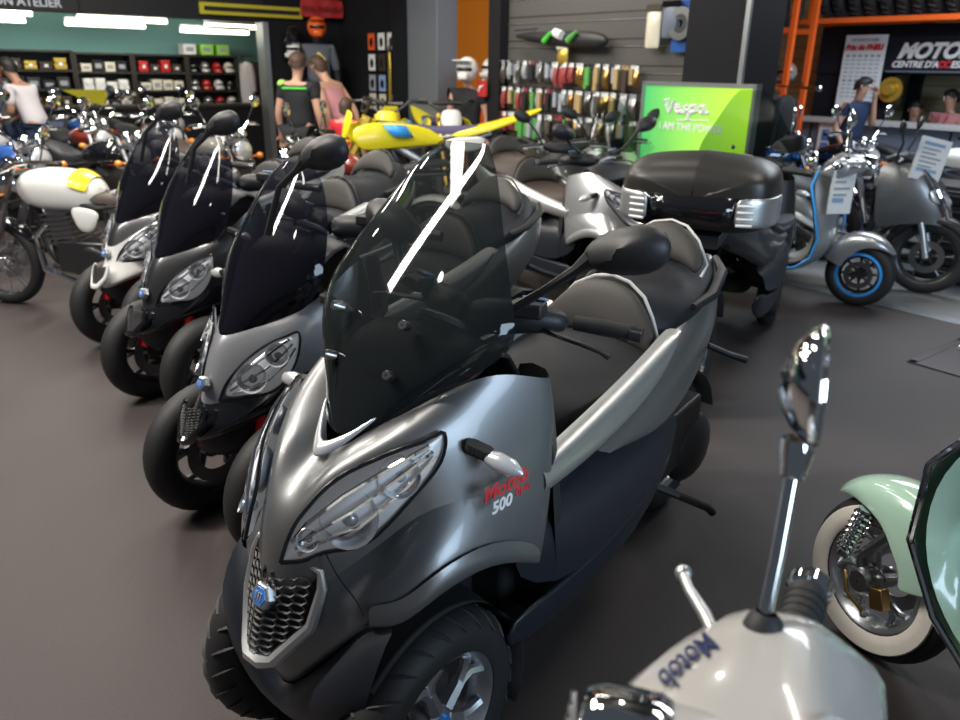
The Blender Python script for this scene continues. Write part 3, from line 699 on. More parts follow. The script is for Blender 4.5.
    for s in (1, -1):
        k = (lambda p: p) if s == 1 else mir
        b = MB(); b.tube([k((-.53, .225, 1.028)), k((-.548, .29, 1.026)), k((-.566, .352, 1.022))], [.018, .0195, .018], 12); b.build('grip', 'rubber', ho)
        b = MB(); b.tube([k((-.566, .352, 1.022)), k((-.573, .378, 1.020))], [.021, .019], 12); b.build('bar_end', 'dark_steel', ho)
        b = MB(); b.tube([k((-.46, .19, 1.02)), k((-.445, .24, 1.02)), k((-.44, .30, 1.017)), k((-.447, .345, 1.008)), k((-.45, .368, 1.0))], [.012, .009, .008, .007, .010], 8, flat=.7); b.build('brake_lever', 'dark_steel', ho)
        b = MB(); b.box(k((-.42, .17, 1.075)), (.05, .075, .035), (0, 0, .3 * s)); b.build('switchgear', 'black_plastic', ho, bevel=.006)
        b = MB(); b.box(k((-.445, .17, 1.094)), (.028, .055, .006), (0, -.35, .3 * s)); b.build('fluid_window', 'print_blue', ho, bevel=.002)
        # mirror: stem and shell
        mx, mz = (0, 0) if big else ((.38, .10) if s == 1 else (-.02, -.12)); m0 = (-.37 + mx, .17, 1.09)
        if s == 1: b = MB(); b.tube([m0, (-.372 + mx, .24, 1.14 + mz), (-.385 + mx, .31, 1.195 + mz), (-.39 + mx, .345, 1.225 + mz)], [.011, .009, .012, .022], 8); c0 = (-.40 + mx, .415, 1.25 + mz)
        else: b = MB(); b.tube([mir(m0), (-.40 + mx, -.22, 1.13 + mz), (-.42 + mx, -.25, 1.18 + mz)], [.011, .009, .014], 8); c0 = (-.43 + mx, -.27, 1.215 + mz)
        if not big and s == -1: c0 = (-.36, -.16, 1.10)
        mo = b.build("mirror", "black_plastic", t)
        b = MB(); sh = [(-.105, -.012), (-.098, -.032), (-.06, -.048), (0, -.054), (.06, -.048), (.095, -.026), (.10, .006), (.085, .036), (.04, .052), (-.02, .048), (-.07, .03), (-.1, .006)]
        rws = []
        for f, dx in ((.05, .05), (.55, .042), (.9, .018), (1., 0.), (.96, -.012), (.9, -.010)): rws.append([(c0[0] + dx, c0[1] + s * y * f * .95, c0[2] + z * f + y * .12) for y, z in sh])
        b.grid(rws, close_v=True); b.build('shell', 'black_plastic', mo, sub=1)
        b = MB(); o = len(b.v); b.v += [(c0[0] - .010, c0[1] + s * y * .88, c0[2] + z * .9 + y * .12) for y, z in sh]; b.face(range(o, o + len(sh))); b.build('glass', 'mirror_glass', mo, smooth=False)
    # turn signal stalks
    for s in (1, -1):
        k = (lambda p: p) if s == 1 else mir
        b = MB(); b.tube([k((-.03-.092, .252, 0.869)), k((-.03-.10, .295, 0.861))], .013, 10)
        for q in range(4): b.tube([k((-.03-.093 - q * .002, .258 + q * .009, 0.868 - q * .002)), k((-.03-.0935 - q * .002, .261 + q * .009, .8835 - q * .002))], .016, 10)
        so = b.build('turn_signal', 'rubber', t)
        b = MB(); b.tube([k((-.03-.10, .293, 0.861)), k((-.03-.102, .318, 0.858)), k((-.03-.106, .35, 0.852)), k((-.03-.11, .372, 0.846))], [.014, .020, .018, .004], 10); b.build('signal_lens', 'lens_grey', so)
    # wheels
    for s in (1, -1):
        c = (-.02 + ax, s * .232, .25)
        b = MB(); wheel_tyre(b, c, .25, .125); hero and tread(b, c, .25, .125, 26); wo = b.build('front_wheel', 'rubber', t)
        b = MB(); rim_mesh(b, (c[0], c[1], c[2]), .166, .10, 5, True, .036, s); b.build('rim', 'alloy' if hero else 'dark_steel', wo)
        b = MB(); b.lathe([(.003, .046), (.018, .046), (.022, .036)], c, (0, s, 0), 16); b.build('hub_cap', 'emblem_blue', wo)
        b = MB(); brake(b, (c[0], c[1] - s * .055, c[2]), .12, s); b.build('brake_disc', 'steel', wo)
        A = lambda *P: [(p[0] + ax, p[1], p[2]) for p in P]
        b = MB(); b.tube(A((-.02, s * .16, .26), (-.06, s * .12, .42), (-.09, s * .09, .56)), [.028, .03, .026], 8); b.tube(A((.0, s * .16, .30), (-.02, s * .03, .37)), .018, 8); b.tube(A((-.05, s * .16, .40), (-.06, s * .03, .48)), .016, 8); b.build('suspension_arm', 'dark_steel', t)
        b = MB(); b.tube(A((.05, s * .15, .30), (-.02, s * .13, .52)), .022, 10); b.build('shock_absorber', 'red_anodised', t)
        # flap behind the wheel
        b = MB(); b.grid([[(-.02 + ax + .272 * math.cos(a), s * y, .25 + .272 * math.sin(a)) for y in (.17, .23, .29)] for a in [R(150 + 11 * k) for k in range(6)]]); b.build('mudflap', 'black_plastic', t, solid=.008)
    c = (-1.52, 0, .27); b = MB(); wheel_tyre(b, c, .275, .15); hero and tread(b, c, .275, .15, 26, -1); wo = b.build('rear_wheel', 'rubber', t)
    b = MB(); rim_mesh(b, c, .178, .12, 5, True, .04); b.build('rim', 'alloy' if hero else 'dark_steel', wo)
    b = MB(); b.box((-.68, 0, .42), (.72, .40, .36)); b.box((-.26, 0, .45), (.2, .2, .4)); b.build('underbody', 'liner_black', t, bevel=.02)
    b = MB(); b.box((-1.2, .10, .40), (.55, .16, .22), (0, .1, 0)); b.ball((-1.0, .16, .42), (.14, .06, .13)); b.ball((-1.45, .155, .33), (.15, .055, .13)); b.build('engine_case', 'black_plastic', t, bevel=.03)
    b = MB(); b.tube([(-1.05, -.2, .35), (-1.3, -.23, .38), (-1.7, -.25, .46)], [.05, .075, .065], 14); b.build('silencer', 'dark_steel', t)
    b = MB(); b.grid([[(-1.52 + .30 * math.cos(a), y, .27 + .30 * math.sin(a)) for y in (-.09, 0, .09)] for a in [R(20 + 18 * k) for k in range(9)]]); b.build('rear_mudguard', 'black_plastic', t, solid=.006)
    b = MB(); b.tube([(-1.1, .16, .34), (-1.16, .26, .30), (-1.33, .30, .19), (-1.36, .31, .16)], .014, 8); b.tube([(-1.1, -.16, .34), (-1.16, -.22, .30), (-1.33, -.24, .02)], .014, 8); b.build('stand', 'black_plastic', t)
    b = MB(); b.tube([(-1.40, .2, .735), (-1.46, .25, .70), (-1.50, .30, .68)], [.011, .011, .013], 8); b.build('passenger_footpeg', 'black_plastic', t)
    for ch in list(t.children):
        if ch.name.split('.')[0] in drop:
            for g in list(ch.children): bpy.data.objects.remove(g)
            bpy.data.objects.remove(ch)
    return t

def badge(t, p, n, r, base='satin_silver'):
    b = MB(); b.lathe([(.002, .010), (r, .010), (r * 1.15, .006), (r * 1.25, -.01)], p, n, 6); o = b.build('badge', base, t)
    b = MB(); b.lathe([(.002, .0125), (r * .8, .0122), (r * .86, .008)], p, n, 6); b.build('badge_face', 'emblem_blue', o)
    d, x, y = b.frame(n); q = Vector(p) + d * .0135
    b = MB()
    for k in (-1, 0, 1): b.tube([tuple(q + x * (k * r * .3) - y * r * .3), tuple(q + x * (k * r * .3) + y * r * .35)], r * .08, 4)
    b.build('badge_mark', 'letter_white', o)

HERO = make_mp3('large grey three-wheeled scooter with tall smoked windscreen in the centre foreground', (-.29, 1.44), R(-129.2), hero=True)
badge(HERO, (.215, 0, .584), (.94, 0, .34), .025)
def flank(y0, x, z): return basis((x, y0, z), (-.80, .20, .16), (-.25, -.05, 1))
text_mesh('script_lettering', 'Motob', .042, 'letter_red', HERO, mtx=flank(.323, -.148, .798), shear=.45, bold=.001)
text_mesh('model_lettering', '500', .034, 'letter_white', HERO, mtx=flank(.327, -.132, .764), shear=.35, bold=.001)
text_mesh('model_suffix', 'hpe', .026, 'letter_red', HERO, mtx=flank(.333, -.192, .777), shear=.35, bold=.0006)

row = [('grey hooded three-wheeled scooter with short dark screen, next to the tall-screened one', (-.79, 2.46), R(-127), dict(body='grey_paint', lower='black_gloss', hood='silver_dark')),
       ('black three-wheeled scooter with short dark screen and clear headlight, middle of the row', (-1.42, 3.5), R(-124), dict(body='black_gloss', lower='black_gloss', hood='dark_paint')),
       ('three-wheeled scooter with white nose, farthest of the row by the white-tanked motorcycle', (-1.95, 4.27), R(-122), dict(body='white_paint', lower='white_paint', hood='dark_paint', split=4))]
mk('silver_dark', (.40, .41, .43), .28, .5, .6)
for lab, p, rz, kw in row:
    o = make_mp3(lab, p, rz, big=False, **kw); badge(o, (.186, 0, .602), (.94, 0, .34), .022)
# ------------------------------------------------------------------ helpers for two-wheelers
def spoked_rim(b, c, r, w, n=18):
    b.lathe([(r, -w / 2), (r + .010, -w / 2), (r + .004, 0), (r + .010, w / 2), (r, w / 2), (r - .012, 0)], c, (0, 1, 0), 32, closed=True)
    b.lathe([(.003, w * .6), (.03, w * .6), (.035, w * .4), (.03, 0), (.035, -w * .4), (.03, -w * .6), (.003, -w * .6)], c, (0, 1, 0), 12)
    for i in range(n):
        a = 2 * PI * i / n; s = 1 if i % 2 else -1
        b.tube([(c[0] + .03 * math.cos(a), c[1] + s * w * .4, c[2] + .03 * math.sin(a)), (c[0] + r * math.cos(a + s * .25), c[1], c[2] + r * math.sin(a + s * .25))], .0035, 4, cap=False)
def wheel(t, name, c, r, w, rim='dark_steel', style='cast', spokes=6, rr=.68, accent=None, whitewall=False, d=1):
    b = MB(); wheel_tyre(b, c, r, w, rim=rr); wo = b.build(name, 'rubber', t)
    b = MB()
    if style == 'wire': spoked_rim(b, c, r * rr, w * .55)
    else: rim_mesh(b, c, r * rr - .004, w * .8, spokes, style == 'twin', .032, d, .011)
    b.build('rim', rim, wo)
    if accent:
        for s in (-1, 1): b = MB(); b.lathe([(r * rr + .004, 0), (r * rr - .014, .004), (r * rr - .016, -.004)], (c[0], c[1] + s * w * .42, c[2]), (0, s, 0), 36, closed=True); b.build('rim_stripe', accent, wo)
    if whitewall:
        for s in (-1, 1):
            b = MB(); b.lathe([(r * .66, w * .40), (r * .68, w * .46), (r * .78, w * .515), (r * .875, w * .505), (r * .885, w * .46)], c, (0, s, 0), 48); b.build('white_wall_ring', 'white_wall', wo)
    b = MB(); brake(b, (c[0], c[1] - d * w * .5, c[2]), r * .42, d); b.build('brake_disc', 'steel', wo)
    return wo
def arc_guard(b, c, r, a0, a1, w, n=10, drop=.04, taper=.5):
    """mudguard: cross-section bent over a wheel, from angle a0 to a1 (degrees, 0 = forward)"""
    rows = []
    for i in range(n + 1):
        a = R(a0 + (a1 - a0) * i / n); k = 1 - taper * max(0, 1 - min(i, n - i) / 1.5)
        rows.append([(c[0] + q * math.cos(a), y * k, c[2] + q * math.sin(a)) for y, q in ((0, r), (w * .3, r - .003), (w * .46, r - .015), (w * .5, r - drop))])
    b.half(rows)

# ------------------------------------------------------------------ rounded steel-bodied scooter
def make_vespa(label, loc, rz, body='mint_paint', trim='chrome', rim='alloy', accent=None, whitewall=False, steer=0., strips='rubber', group=None, seat='brown_vinyl', mirrors=(1, -1), fg=False, edge=(0,) * 8, hsteer=0., lx=-.14, ly=1., lean=0.):
    t = thing('motor_scooter', label, 'scooter', (loc[0], loc[1], 0), rz, group, rot=(lean, 0, rz) if lean else None)
    cs, sn = math.cos(steer), math.sin(steer)
    def S(p): return p
    W_ = .205
    # front assembly (steered): wheel, arm, fender
    fw = wheel(t, 'front_wheel', (0, 0, .235), .235, .105, rim, 'cast' if not whitewall else 'twin', 8 if not whitewall else 5, .66, accent, whitewall)
    b = MB(); rows = []
    for i in range(13):
        u = i / 12; a = R(40 + 118 * u); q = .278 + .03 * math.sin(PI * u)
        wd = .088 * min(1, (u + .02) * 3.2) ** .55; lo = .02 + .14 * min(1, u * 1.6)
        rows.append([(q * math.cos(a), 0, .235 + q * math.sin(a)), ((q - .004) * math.cos(a), wd * .5, .235 + (q - .004) * math.sin(a)), ((q - .02) * math.cos(a), wd * .88, .235 + (q - .02) * math.sin(a)), ((q - lo * .6) * math.cos(a), wd * 1.06, .235 + (q - lo * .6) * math.sin(a)), ((q - lo) * math.cos(a), wd * 1.02, .235 + (q - lo) * math.sin(a))])
    b.half(rows); fe = b.build('front_fender', body, t, sub=2, solid=.004)
    b = MB(); b.tube([(.0, .07, .235), (.03, .07, .30), (-.03, .06, .40), (-.10, .04, .52)], [.018, .016, .018, .022], 8); b.lathe([(.003, .02), (.03, .02), (.045, .0), (.045, -.03)], (0, .075, .235), (0, 1, 0), 16); b.build('swing_arm', 'steel', fw)
    b = MB(); b.tube([(.075, .086, .275), (.045, .09, .44)], .018, 10)
    for q in range(7): b.lathe([(.026, -.004), (.03, 0), (.026, .004)], (.070 - q * .004, .0865, .30 + q * .02), (-.18, 0, 1), 12)
    b.build('shock_absorber', 'chrome', fw)
    b = MB(); b.box((-.06, .07, .215), (.045, .03, .06), (0, .4, 0)); b.tube([(-.04, .09, .16), (.02, .1, .19), (.05, .09, .24)], .007, 6); b.build('brake_caliper', 'brass', fw, bevel=.006)
    if steer:
        for o in (fw, fe): o.rotation_euler = (0, 0, steer)
    # leg shield: outer skin, inner skin, edge moulding
    LS = [[(-.30, 0, .97), (-.31, .06, .97), (-.34, .11, .965), (-.37, .14, .955)], [(-.225, 0, .86), (-.25, .08, .86), (-.32, .155, .86), (-.40, W_ * .98, .855)], [(-.185, 0, .70), (-.215, .09, .70), (-.28, .165, .70), (-.355, W_ * 1.06, .70)],
          [(-.185, 0, .50), (-.20, .09, .50), (-.245, .16, .50), (-.305, W_ * 1.03, .50)], [(-.235, 0, .36), (-.245, .09, .36), (-.28, .16, .36), (-.335, W_, .355)], [(-.35, 0, .25), (-.355, .09, .25), (-.38, .16, .255), (-.43, W_ * .98, .265)], [(-.55, 0, .22), (-.55, .09, .22), (-.56, .16, .225), (-.58, W_ * .96, .25)], [(-.80, 0, .23), (-.80, .09, .23), (-.80, .16, .235), (-.80, W_ * .9, .26)]]
    LS = [[(p[0] + e * (0, .15, .6, 1)[k], p[1], p[2]) for k, p in enumerate(r)] for e, r in zip(edge, LS)]
    b = MB(); b.half(LS); b.build('leg_shield', body, t, sub=2)
    IN = [[(p[0] - .03 - (.05 if k < 3 else 0), p[1] * .97, p[2] + (.03 if i > 4 else 0)) for k, p in enumerate(r)] for i, r in enumerate(LS)]
    b = MB(); b.half(IN); b.build('inner_shield', body, t, sub=2)
    b = MB()
    for s in (1, -1):
        k = (lambda p: p) if s == 1 else mir
        b.tube([k((p[-1][0] - .012, p[-1][1] + .003, p[-1][2] + (.012 if i > 4 else 0))) for i, p in enumerate(LS)], .009, 8)
    b.build('edge_moulding', trim, t)
    b = MB(); b.half([[(-.33, 0, .90), (-.33, .07, .9), (-.36, .12, .89), (-.40, .13, .88)], [(-.34, 0, .78), (-.345, .08, .78), (-.38, .125, .78), (-.40, .14, .78)], [(-.33, 0, .60), (-.34, .08, .60), (-.36, .12, .60), (-.37, .13, .6)]]); gb = b.build('glove_box', body, t, sub=1, solid=-.02)
    b = MB(); b.lathe([(.003, .008), (.016, .008), (.018, 0)], (-.40, 0, .82), (-1, 0, .1), 14); b.build('lock', 'chrome', gb)
    for s in (1, -1):
        for q in range(3):
            b = MB(); b.tube([(-.40, s * (.06 + q * .045), .298), (-.45, s * (.06 + q * .045), .285), (-.62, s * (.055 + q * .042), .262), (-.78, s * (.05 + q * .04), .27)], .008, 6, flat=.6); b.build('floor_strip', strips, t)
    b = MB(); b.prism([(-.178, .022, .84), (-.178, -.022, .84), (-.165, -.030, .60), (-.172, 0, .52), (-.165, .030, .60)], (1, 0, .2), .012); b.build('horn_cover', trim if trim != 'chrome' else body, t, bevel=.004)
    # rear body with swelling side cowls
    def rs(x, w, zt, zb, belly): return [(x, 0, zt), (x, w * .45, zt - .005), (x, w * .8, zt - .05), (x, w + belly, (zt + zb) / 2 + .03), (x, w + belly * .7, zb + .06), (x, w * .7, zb)]
    b = MB(); b.half([rs(-.74, .09, .40, .26, .0), rs(-.80, .13, .62, .26, .01), rs(-.90, .15, .70, .27, .04), rs(-1.08, .16, .72, .28, .07), rs(-1.25, .15, .71, .32, .075), rs(-1.42, .12, .68, .40, .05), rs(-1.54, .08, .62, .48, .02), rs(-1.58, .03, .58, .52, .0)]); b.build('rear_body', body, t, sub=2)
    b = MB(); b.half([[(-.80, 0, .68), (-.80, .09, .675), (-.80, .12, .64)], [(-.84, 0, .745), (-.84, .11, .735), (-.84, .145, .68)], [(-1.0, 0, .765), (-1.0, .125, .755), (-1.0, .16, .70)], [(-1.15, 0, .775), (-1.15, .12, .765), (-1.15, .155, .71)], [(-1.36, 0, .79), (-1.36, .11, .775), (-1.36, .13, .71)], [(-1.48, 0, .75), (-1.48, .08, .74), (-1.48, .1, .68)]]); b.build('seat', seat, t, sub=2)
    wheel(t, 'rear_wheel', (-1.32, 0, .235), .235, .11, rim, 'cast', 8, .66, accent, whitewall)
    b = MB(); b.box((-1.22, .02, .30), (.34, .22, .18)); b.ball((-1.32, .11, .26), (.13, .06, .12)); b.build('engine_case', 'dark_steel', t, bevel=.03)
    b = MB(); b.tube([(-1.05, -.12, .26), (-1.3, -.16, .27), (-1.55, -.17, .30)], [.035, .06, .05], 12); b.build('silencer', 'black_plastic', t)
    b = MB(); b.lathe([(.003, .03), (.035, .025), (.045, 0)], (-1.575, 0, .56), (-1, 0, -.1), 16); b.build('tail_lamp', 'red_paint', t)
    b = MB(); b.tube([(-1.3, .13, .74), (-1.5, .11, .80), (-1.56, 0, .81), (-1.5, -.11, .80), (-1.3, -.13, .74)], .010, 8); b.build('grab_rail', trim, t)
    b = MB(); b.tube([(-.85, .1, .26), (-.92, .2, .10), (-.95, .22, .01)], .012, 6); b.tube([(-.85, -.1, .26), (-.92, -.2, .10), (-.95, -.22, .01)], .012, 6); b.build('centre_stand', 'dark_steel', t)
    # headset
    hs = []
    for y, f, zt in ((0, -.06, 1.05), (.06, -.07, 1.052), (.11, -.092, 1.046), (.16, -.128, 1.042), (.205, -.165, 1.032), (.228, -.19, 1.018), (.238, -.20, 1.000)):
        k = -max(0, y - .08) * .15
        hs.append([(f - .03, y, .92), (f + .004, y, .985), (f - .008, y, zt - .010), (-.195, y, zt + .010), (-.248 + k, y, zt + .014), (-.262 + k, y, zt + .006), (-.335 + k, y, .975), (-.345 + k, y, .945), (-.30, y, .91)])
    b = MB(); full = [[mir(p) for p in r] for r in hs[::-1]] + hs[1:]; b.loft(full); ho = b.build('headset', body, t, sub=1, bevel=0)
    b = MB(); b.lathe([(.055, -.13), (.068, -.06), (.076, -.01), (.078, .035)], (lx, 0, .985), (1, 0, -.05), 28); b.build('lamp_nacelle', body, ho)
    b = MB(); b.lathe([(.079, .025), (.083, .035), (.084, .085), (.079, .10), (.072, .102), (.070, .085)], (lx, 0, .985), (1, 0, -.05), 32); b.build('lamp_ring', 'chrome', ho)
    b = MB(); b.lathe([(.073, .095), (.06, .104), (.03, .112), (.003, .114)], (lx, 0, .985), (1, 0, -.05), 28); b.build('headlight', 'lens_grey', ho)
    b = MB()
    for k in range(-3, 4): b.tube([(lx + .113, k * .016, .985 - .05), (lx + .118, k * .016, .985 + .045)], .003, 4)
    b.build('lens_flute', 'chrome', ho)
    b = MB(); b.lathe([(.06, 0), (.065, .008), (.05, .012), (.003, .012)], (-.29, 0, 1.03), (-.6, 0, .8), 20); b.build('speedometer', 'lens_grey', ho)
    for s in (1, -1):
        k = (lambda p: p) if s == 1 else mir
        g0, g1 = Vector((-.25, .19, 1.0)), Vector((-.285, .315, 1.005))
        if fg: g1 = Vector((-.284, .305, 1.02))
        b = MB(); b.tube([k(tuple(g0 + (g1 - g0) * q)) for q in (0, .1, .12, .5, .85)], [.020, .021, .0235, .022, .022], 16)
        for q in range(6): b.tube([k(tuple(g0 + (g1 - g0) * (.2 + .1 * q))), k(tuple(g0 + (g1 - g0) * (.25 + .1 * q)))], .0232, 16)
        go = b.build('grip', 'rubber', ho)
        b = MB(); b.tube([k(tuple(g0 + (g1 - g0) * q)) for q in (.83, .86, .98, 1.0)], [.022, .0255, .0255, .022], 20); b.build('bar_end', 'chrome', go)
        b = MB(); b.tube([k((-.18, .19, 1.0)), k((-.165, .225, 1.008)), k((-.146, .265, 1.010)), k((-.140, .292, 1.008))], [.007, .008, .0065, .007], 10); b.ball(k((-.139, .298, 1.008)), .0105); b.build('brake_lever', 'satin_silver', ho)
        if s not in mirrors: continue
        m0 = (-.218, .170, 1.030); m1 = (-.225, .205, 1.11); m2 = (-.233, .252, 1.215)
        b = MB(); b.lathe([(.024, -.006), (.023, .010), (.017, .026), (.011, .032)], k(m0), k((-.05, .25, 1)), 20); mo = b.build('mirror', 'rubber', ho)
        b = MB(); b.tube([k(add(m0, (0, .006, .02))), k(m1), k(lerp(m1, m2, .75))], .0075, 14); b.build('stem', 'chrome', mo)
        b = MB(); b.tube([k(lerp(m1, m2, .72)), k(lerp(m1, m2, .74)), k(lerp(m1, m2, .98)), k(add(m2, (.002, .001, .012)))], [.009, .0125, .017, .015], 18); b.build('stem_socket', 'chrome', mo)
        cc = Vector((-.238, .236, 1.292)); nn = Vector((-.93, -.28, .08)) if s == -1 else Vector((-.95, .15, .08)); cc = Vector(k(tuple(cc))) ; nn = Vector((nn.x, nn.y if s == 1 else -nn.y * -1, nn.z))
        nn = Vector((-.965, .21 if s == -1 else -.1, .1)).normalized()
        b = MB(); b.lathe([(.0615, -.001), (.062, .003), (.0605, .006), (.058, .003)], cc, nn, 36); b.build('rim', 'chrome', mo)
        b = MB(); b.lathe([(.003, .0035), (.03, .0032), (.060, .003)], cc, nn, 36); b.build('glass', 'mirror_glass', mo)
        b = MB(); b.lathe([(.0615, 0), (.057, -.009), (.044, -.02), (.030, -.028), (.018, -.033), (.003, -.035)], cc, nn, 32); b.build('shell', 'chrome', mo)
    if hsteer: ho.rotation_euler = (0, 0, hsteer); ho.location = tuple(Vector((-.2, 0, 0)) - Euler((0, 0, hsteer)).to_matrix() @ Vector((-.2, 0, 0)))
    return t

v = make_vespa('mint green scooter with white-walled wheel at the right edge', (1.14, 1.84), R(111), 'mint_paint', 'chrome', 'alloy', None, True, 0, 'black_plastic', edge=(.10, .14, .19, .13, .05, .02, 0, 0), hsteer=R(16), mirrors=(), lx=-.215, lean=R(6))
f = make_vespa('pale beige grey scooter with round chrome mirror cut by the bottom edge', (.041, .535), R(165), 'beige_grey', 'chrome', 'alloy', None, False, 0, 'rubber', fg=True, mirrors=(-1,), lx=-.16)
text_mesh('script_lettering', 'Motob', .033, 'letter_navy', f, mtx=basis((-.146, -.104, 1.049), (.030, .052, .0), (-.6, .4, .10)), shear=.5, bold=.0002)
e = make_vespa('silver scooter with blue-ringed wheels and blue shield edge, near the reception counter', (2.72, 5.42), R(-23), 'silver_paint', 'sky_blue', 'dark_steel', 'sky_blue', False, R(-14), 'rubber', seat='seat_vinyl')

# ------------------------------------------------------------------ modern scooter with fairing
def make_scooter(label, loc, rz, body='silver_paint', second='grey_plastic', seat='seat_vinyl', screen='screen_clear', top_case=False, r=.25, scale=1., group=None, thin=False, screen_h=.42, screen_w=.2, name='motor_scooter'):
    t = thing(name, label, 'scooter', (loc[0], loc[1], 0), rz, group, scale=scale)
    wheel(t, 'front_wheel', (0, 0, r), r, .10 if thin else .12, 'dark_steel', 'cast', 6, .74 if thin else .68)
    b = MB(); arc_guard(b, (0, 0, r), r + .035, 20, 155, .15, drop=.06); b.build('front_mudguard', second if thin else body, t, sub=1, solid=.005)
    b = MB()
    for s in (1, -1): b.tube([(0, s * .085, r), (-.06, s * .085, r + .2), (-.14, s * .08, r + .42)], [.022, .022, .026], 10)
    b.build('fork', 'satin_silver', t)
    ky = .62 if thin else 1.; Q = lambda g: [[(p[0], p[1] * ky, p[2]) for p in r] for r in g]
    b = MB(); b.half(Q([[(.10, 0, .52), (.06, .09, .53), (-.06, .17, .55), (-.26, .22, .52), (-.38, .2, .46)], [(.09, 0, .62), (.06, .10, .63), (-.05, .20, .66), (-.25, .27, .66), (-.40, .25, .60)], [(.03, 0, .76), (.01, .10, .77), (-.08, .20, .80), (-.25, .27, .82), (-.42, .25, .78)], [(-.06, 0, .88), (-.08, .10, .885), (-.14, .18, .91), (-.26, .23, .93), (-.42, .22, .92)], [(-.16, 0, .97), (-.17, .08, .97), (-.21, .14, .97), (-.28, .17, .97), (-.40, .18, .97)]])); b.build('front_fairing', body, t, sub=2)
    for s in (1, -1):
        k = (lambda p: p) if s == 1 else mir
        b = MB(); b.grid([[k((p[0], p[1] * ky, p[2])) for p in q] for q in ([(.088, .04, .66), (.03, .12, .685), (-.05, .195, .71)], [(.075, .04, .70), (.01, .135, .735), (-.06, .205, .76)], [(.05, .04, .745), (-.01, .12, .78), (-.07, .2, .80)])]); b.build('headlight', 'lens_grey', t, sub=1, solid=-.008)
    b = MB(); b.half([[(-.38, 0, .96), (-.38, .1 * ky, .96), (-.40, .19 * ky, .93)], [(-.42, 0, .80), (-.42, .12 * ky, .8), (-.43, .23 * ky, .78)], [(-.42, 0, .55), (-.42, .12 * ky, .55), (-.42, .21 * ky, .50)], [(-.46, 0, .34), (-.46, .12, .33), (-.46, .19, .32)], [(-.75, 0, .36), (-.75, .12, .34), (-.75, .19, .33)], [(-.80, 0, .56), (-.80, .1, .54), (-.80, .15, .42)]]); b.build('inner_shield', 'black_plastic', t, sub=1)
    if thin:
        for s in (1, -1): b = MB(); b.tube([(.10, s * .03, .55), (.06, s * .09, .66), (-.02, s * .125, .80), (-.13, s * .10, .93)], [.012, .018, .02, .012], 8); b.build('chrome_trim', 'chrome', t)
    b = MB(); b.both([[(-.28, .24, .50), (-.42, .235, .38), (-.6, .23, .34), (-.85, .235, .38), (-.95, .24, .52)], [(-.30, .22, .42), (-.42, .22, .30), (-.6, .21, .27), (-.85, .21, .29), (-1.0, .2, .36)]]); b.build('side_skirt', second, t, sub=1, solid=.03)
    b = MB(); b.both([[(-.78, .16, .56), (-.95, .19, .72), (-1.2, .19, .77), (-1.5, .14, .84), (-1.7, .06, .90)], [(-.80, .2, .50), (-.95, .245, .60), (-1.2, .24, .66), (-1.5, .17, .76), (-1.72, .07, .84)], [(-.84, .2, .40), (-.98, .22, .46), (-1.2, .2, .55), (-1.5, .15, .69), (-1.7, .06, .79)]]); b.build('side_panel', body, t, sub=2, solid=.02)
    b = MB(); b.both([[(-.62, .16, .40), (-.9, .225, .54), (-1.15, .245, .64), (-1.4, .205, .74)], [(-.64, .2, .35), (-.92, .25, .48), (-1.15, .255, .60), (-1.4, .205, .715)]]); b.build('side_strip', 'satin_silver', t, sub=1, solid=.01)
    def sec(x, zc, w, ze): return [(x, w * q, ze + (zc - ze) * (1 - abs(q) ** 2.6)) for q in (0, .35, .7, .92, 1.0)] + [(x, w * .96, ze - .05)]
    b = MB(); b.half([sec(-.70, .70, .11, .62), sec(-.78, .77, .16, .68), sec(-.92, .775, .19, .71), sec(-1.02, .80, .185, .73), sec(-1.08, .88, .17, .78), sec(-1.10, .905, .17, .80)]); b.build('rider_seat', seat, t, sub=2)
    b = MB(); b.half([sec(-1.08, .88, .15, .78), sec(-1.13, .91, .17, .80), sec(-1.3, .905, .17, .81), sec(-1.45, .915, .15, .83), sec(-1.52, .97, .12, .86), sec(-1.60, .98, .09, .88)]); b.build('passenger_seat', seat, t, sub=2)
    b = MB(); b.tube([(-1.2, .19, .84), (-1.4, .2, .90), (-1.62, .15, .95), (-1.7, 0, .95), (-1.62, -.15, .95), (-1.4, -.2, .90), (-1.2, -.19, .84)], .016, 8); b.build('grab_rail', 'black_plastic', t)
    b = MB(); b.half([[(-1.68, 0, .89), (-1.66, .09, .88)], [(-1.72, 0, .84), (-1.70, .10, .83)], [(-1.70, 0, .78), (-1.68, .07, .78)]]); b.build('tail_lamp', 'red_paint', t, solid=.02)
    wheel(t, 'rear_wheel', (-1.45, 0, r), r, .14, 'dark_steel', 'cast', 5)
    b = MB(); arc_guard(b, (-1.45, 0, r), r + .04, 30, 190, .16, drop=.05); b.build('rear_mudguard', 'black_plastic', t, sub=1, solid=.006)
    b = MB(); b.box((-1.15, .06, .36), (.5, .2, .2), (0, .1, 0)); b.ball((-1.4, .13, .28), (.16, .05, .12)); b.build('engine_case', 'black_plastic', t, bevel=.03)
    b = MB(); b.tube([(-1.0, -.15, .33), (-1.3, -.2, .36), (-1.7, -.22, .46)], [.04, .07, .06], 12); b.build('silencer', 'dark_steel', t)
    b = MB(); b.tube([(-.95, .12, .3), (-1.0, .2, .1), (-1.02, .24, .012)], .013, 6); b.tube([(-.95, -.12, .3), (-1.0, -.2, .1), (-1.02, -.24, .012)], .013, 6); b.build('centre_stand', 'dark_steel', t)
    b = MB(); b.tube([(-.34, -.30, 1.0), (-.33, -.2, 1.02), (-.30, -.08, .99), (-.30, .08, .99), (-.33, .2, 1.02), (-.34, .30, 1.0)], [.017, .02, .05, .05, .02, .017], 10); ho = b.build('handlebar', 'black_plastic', t)
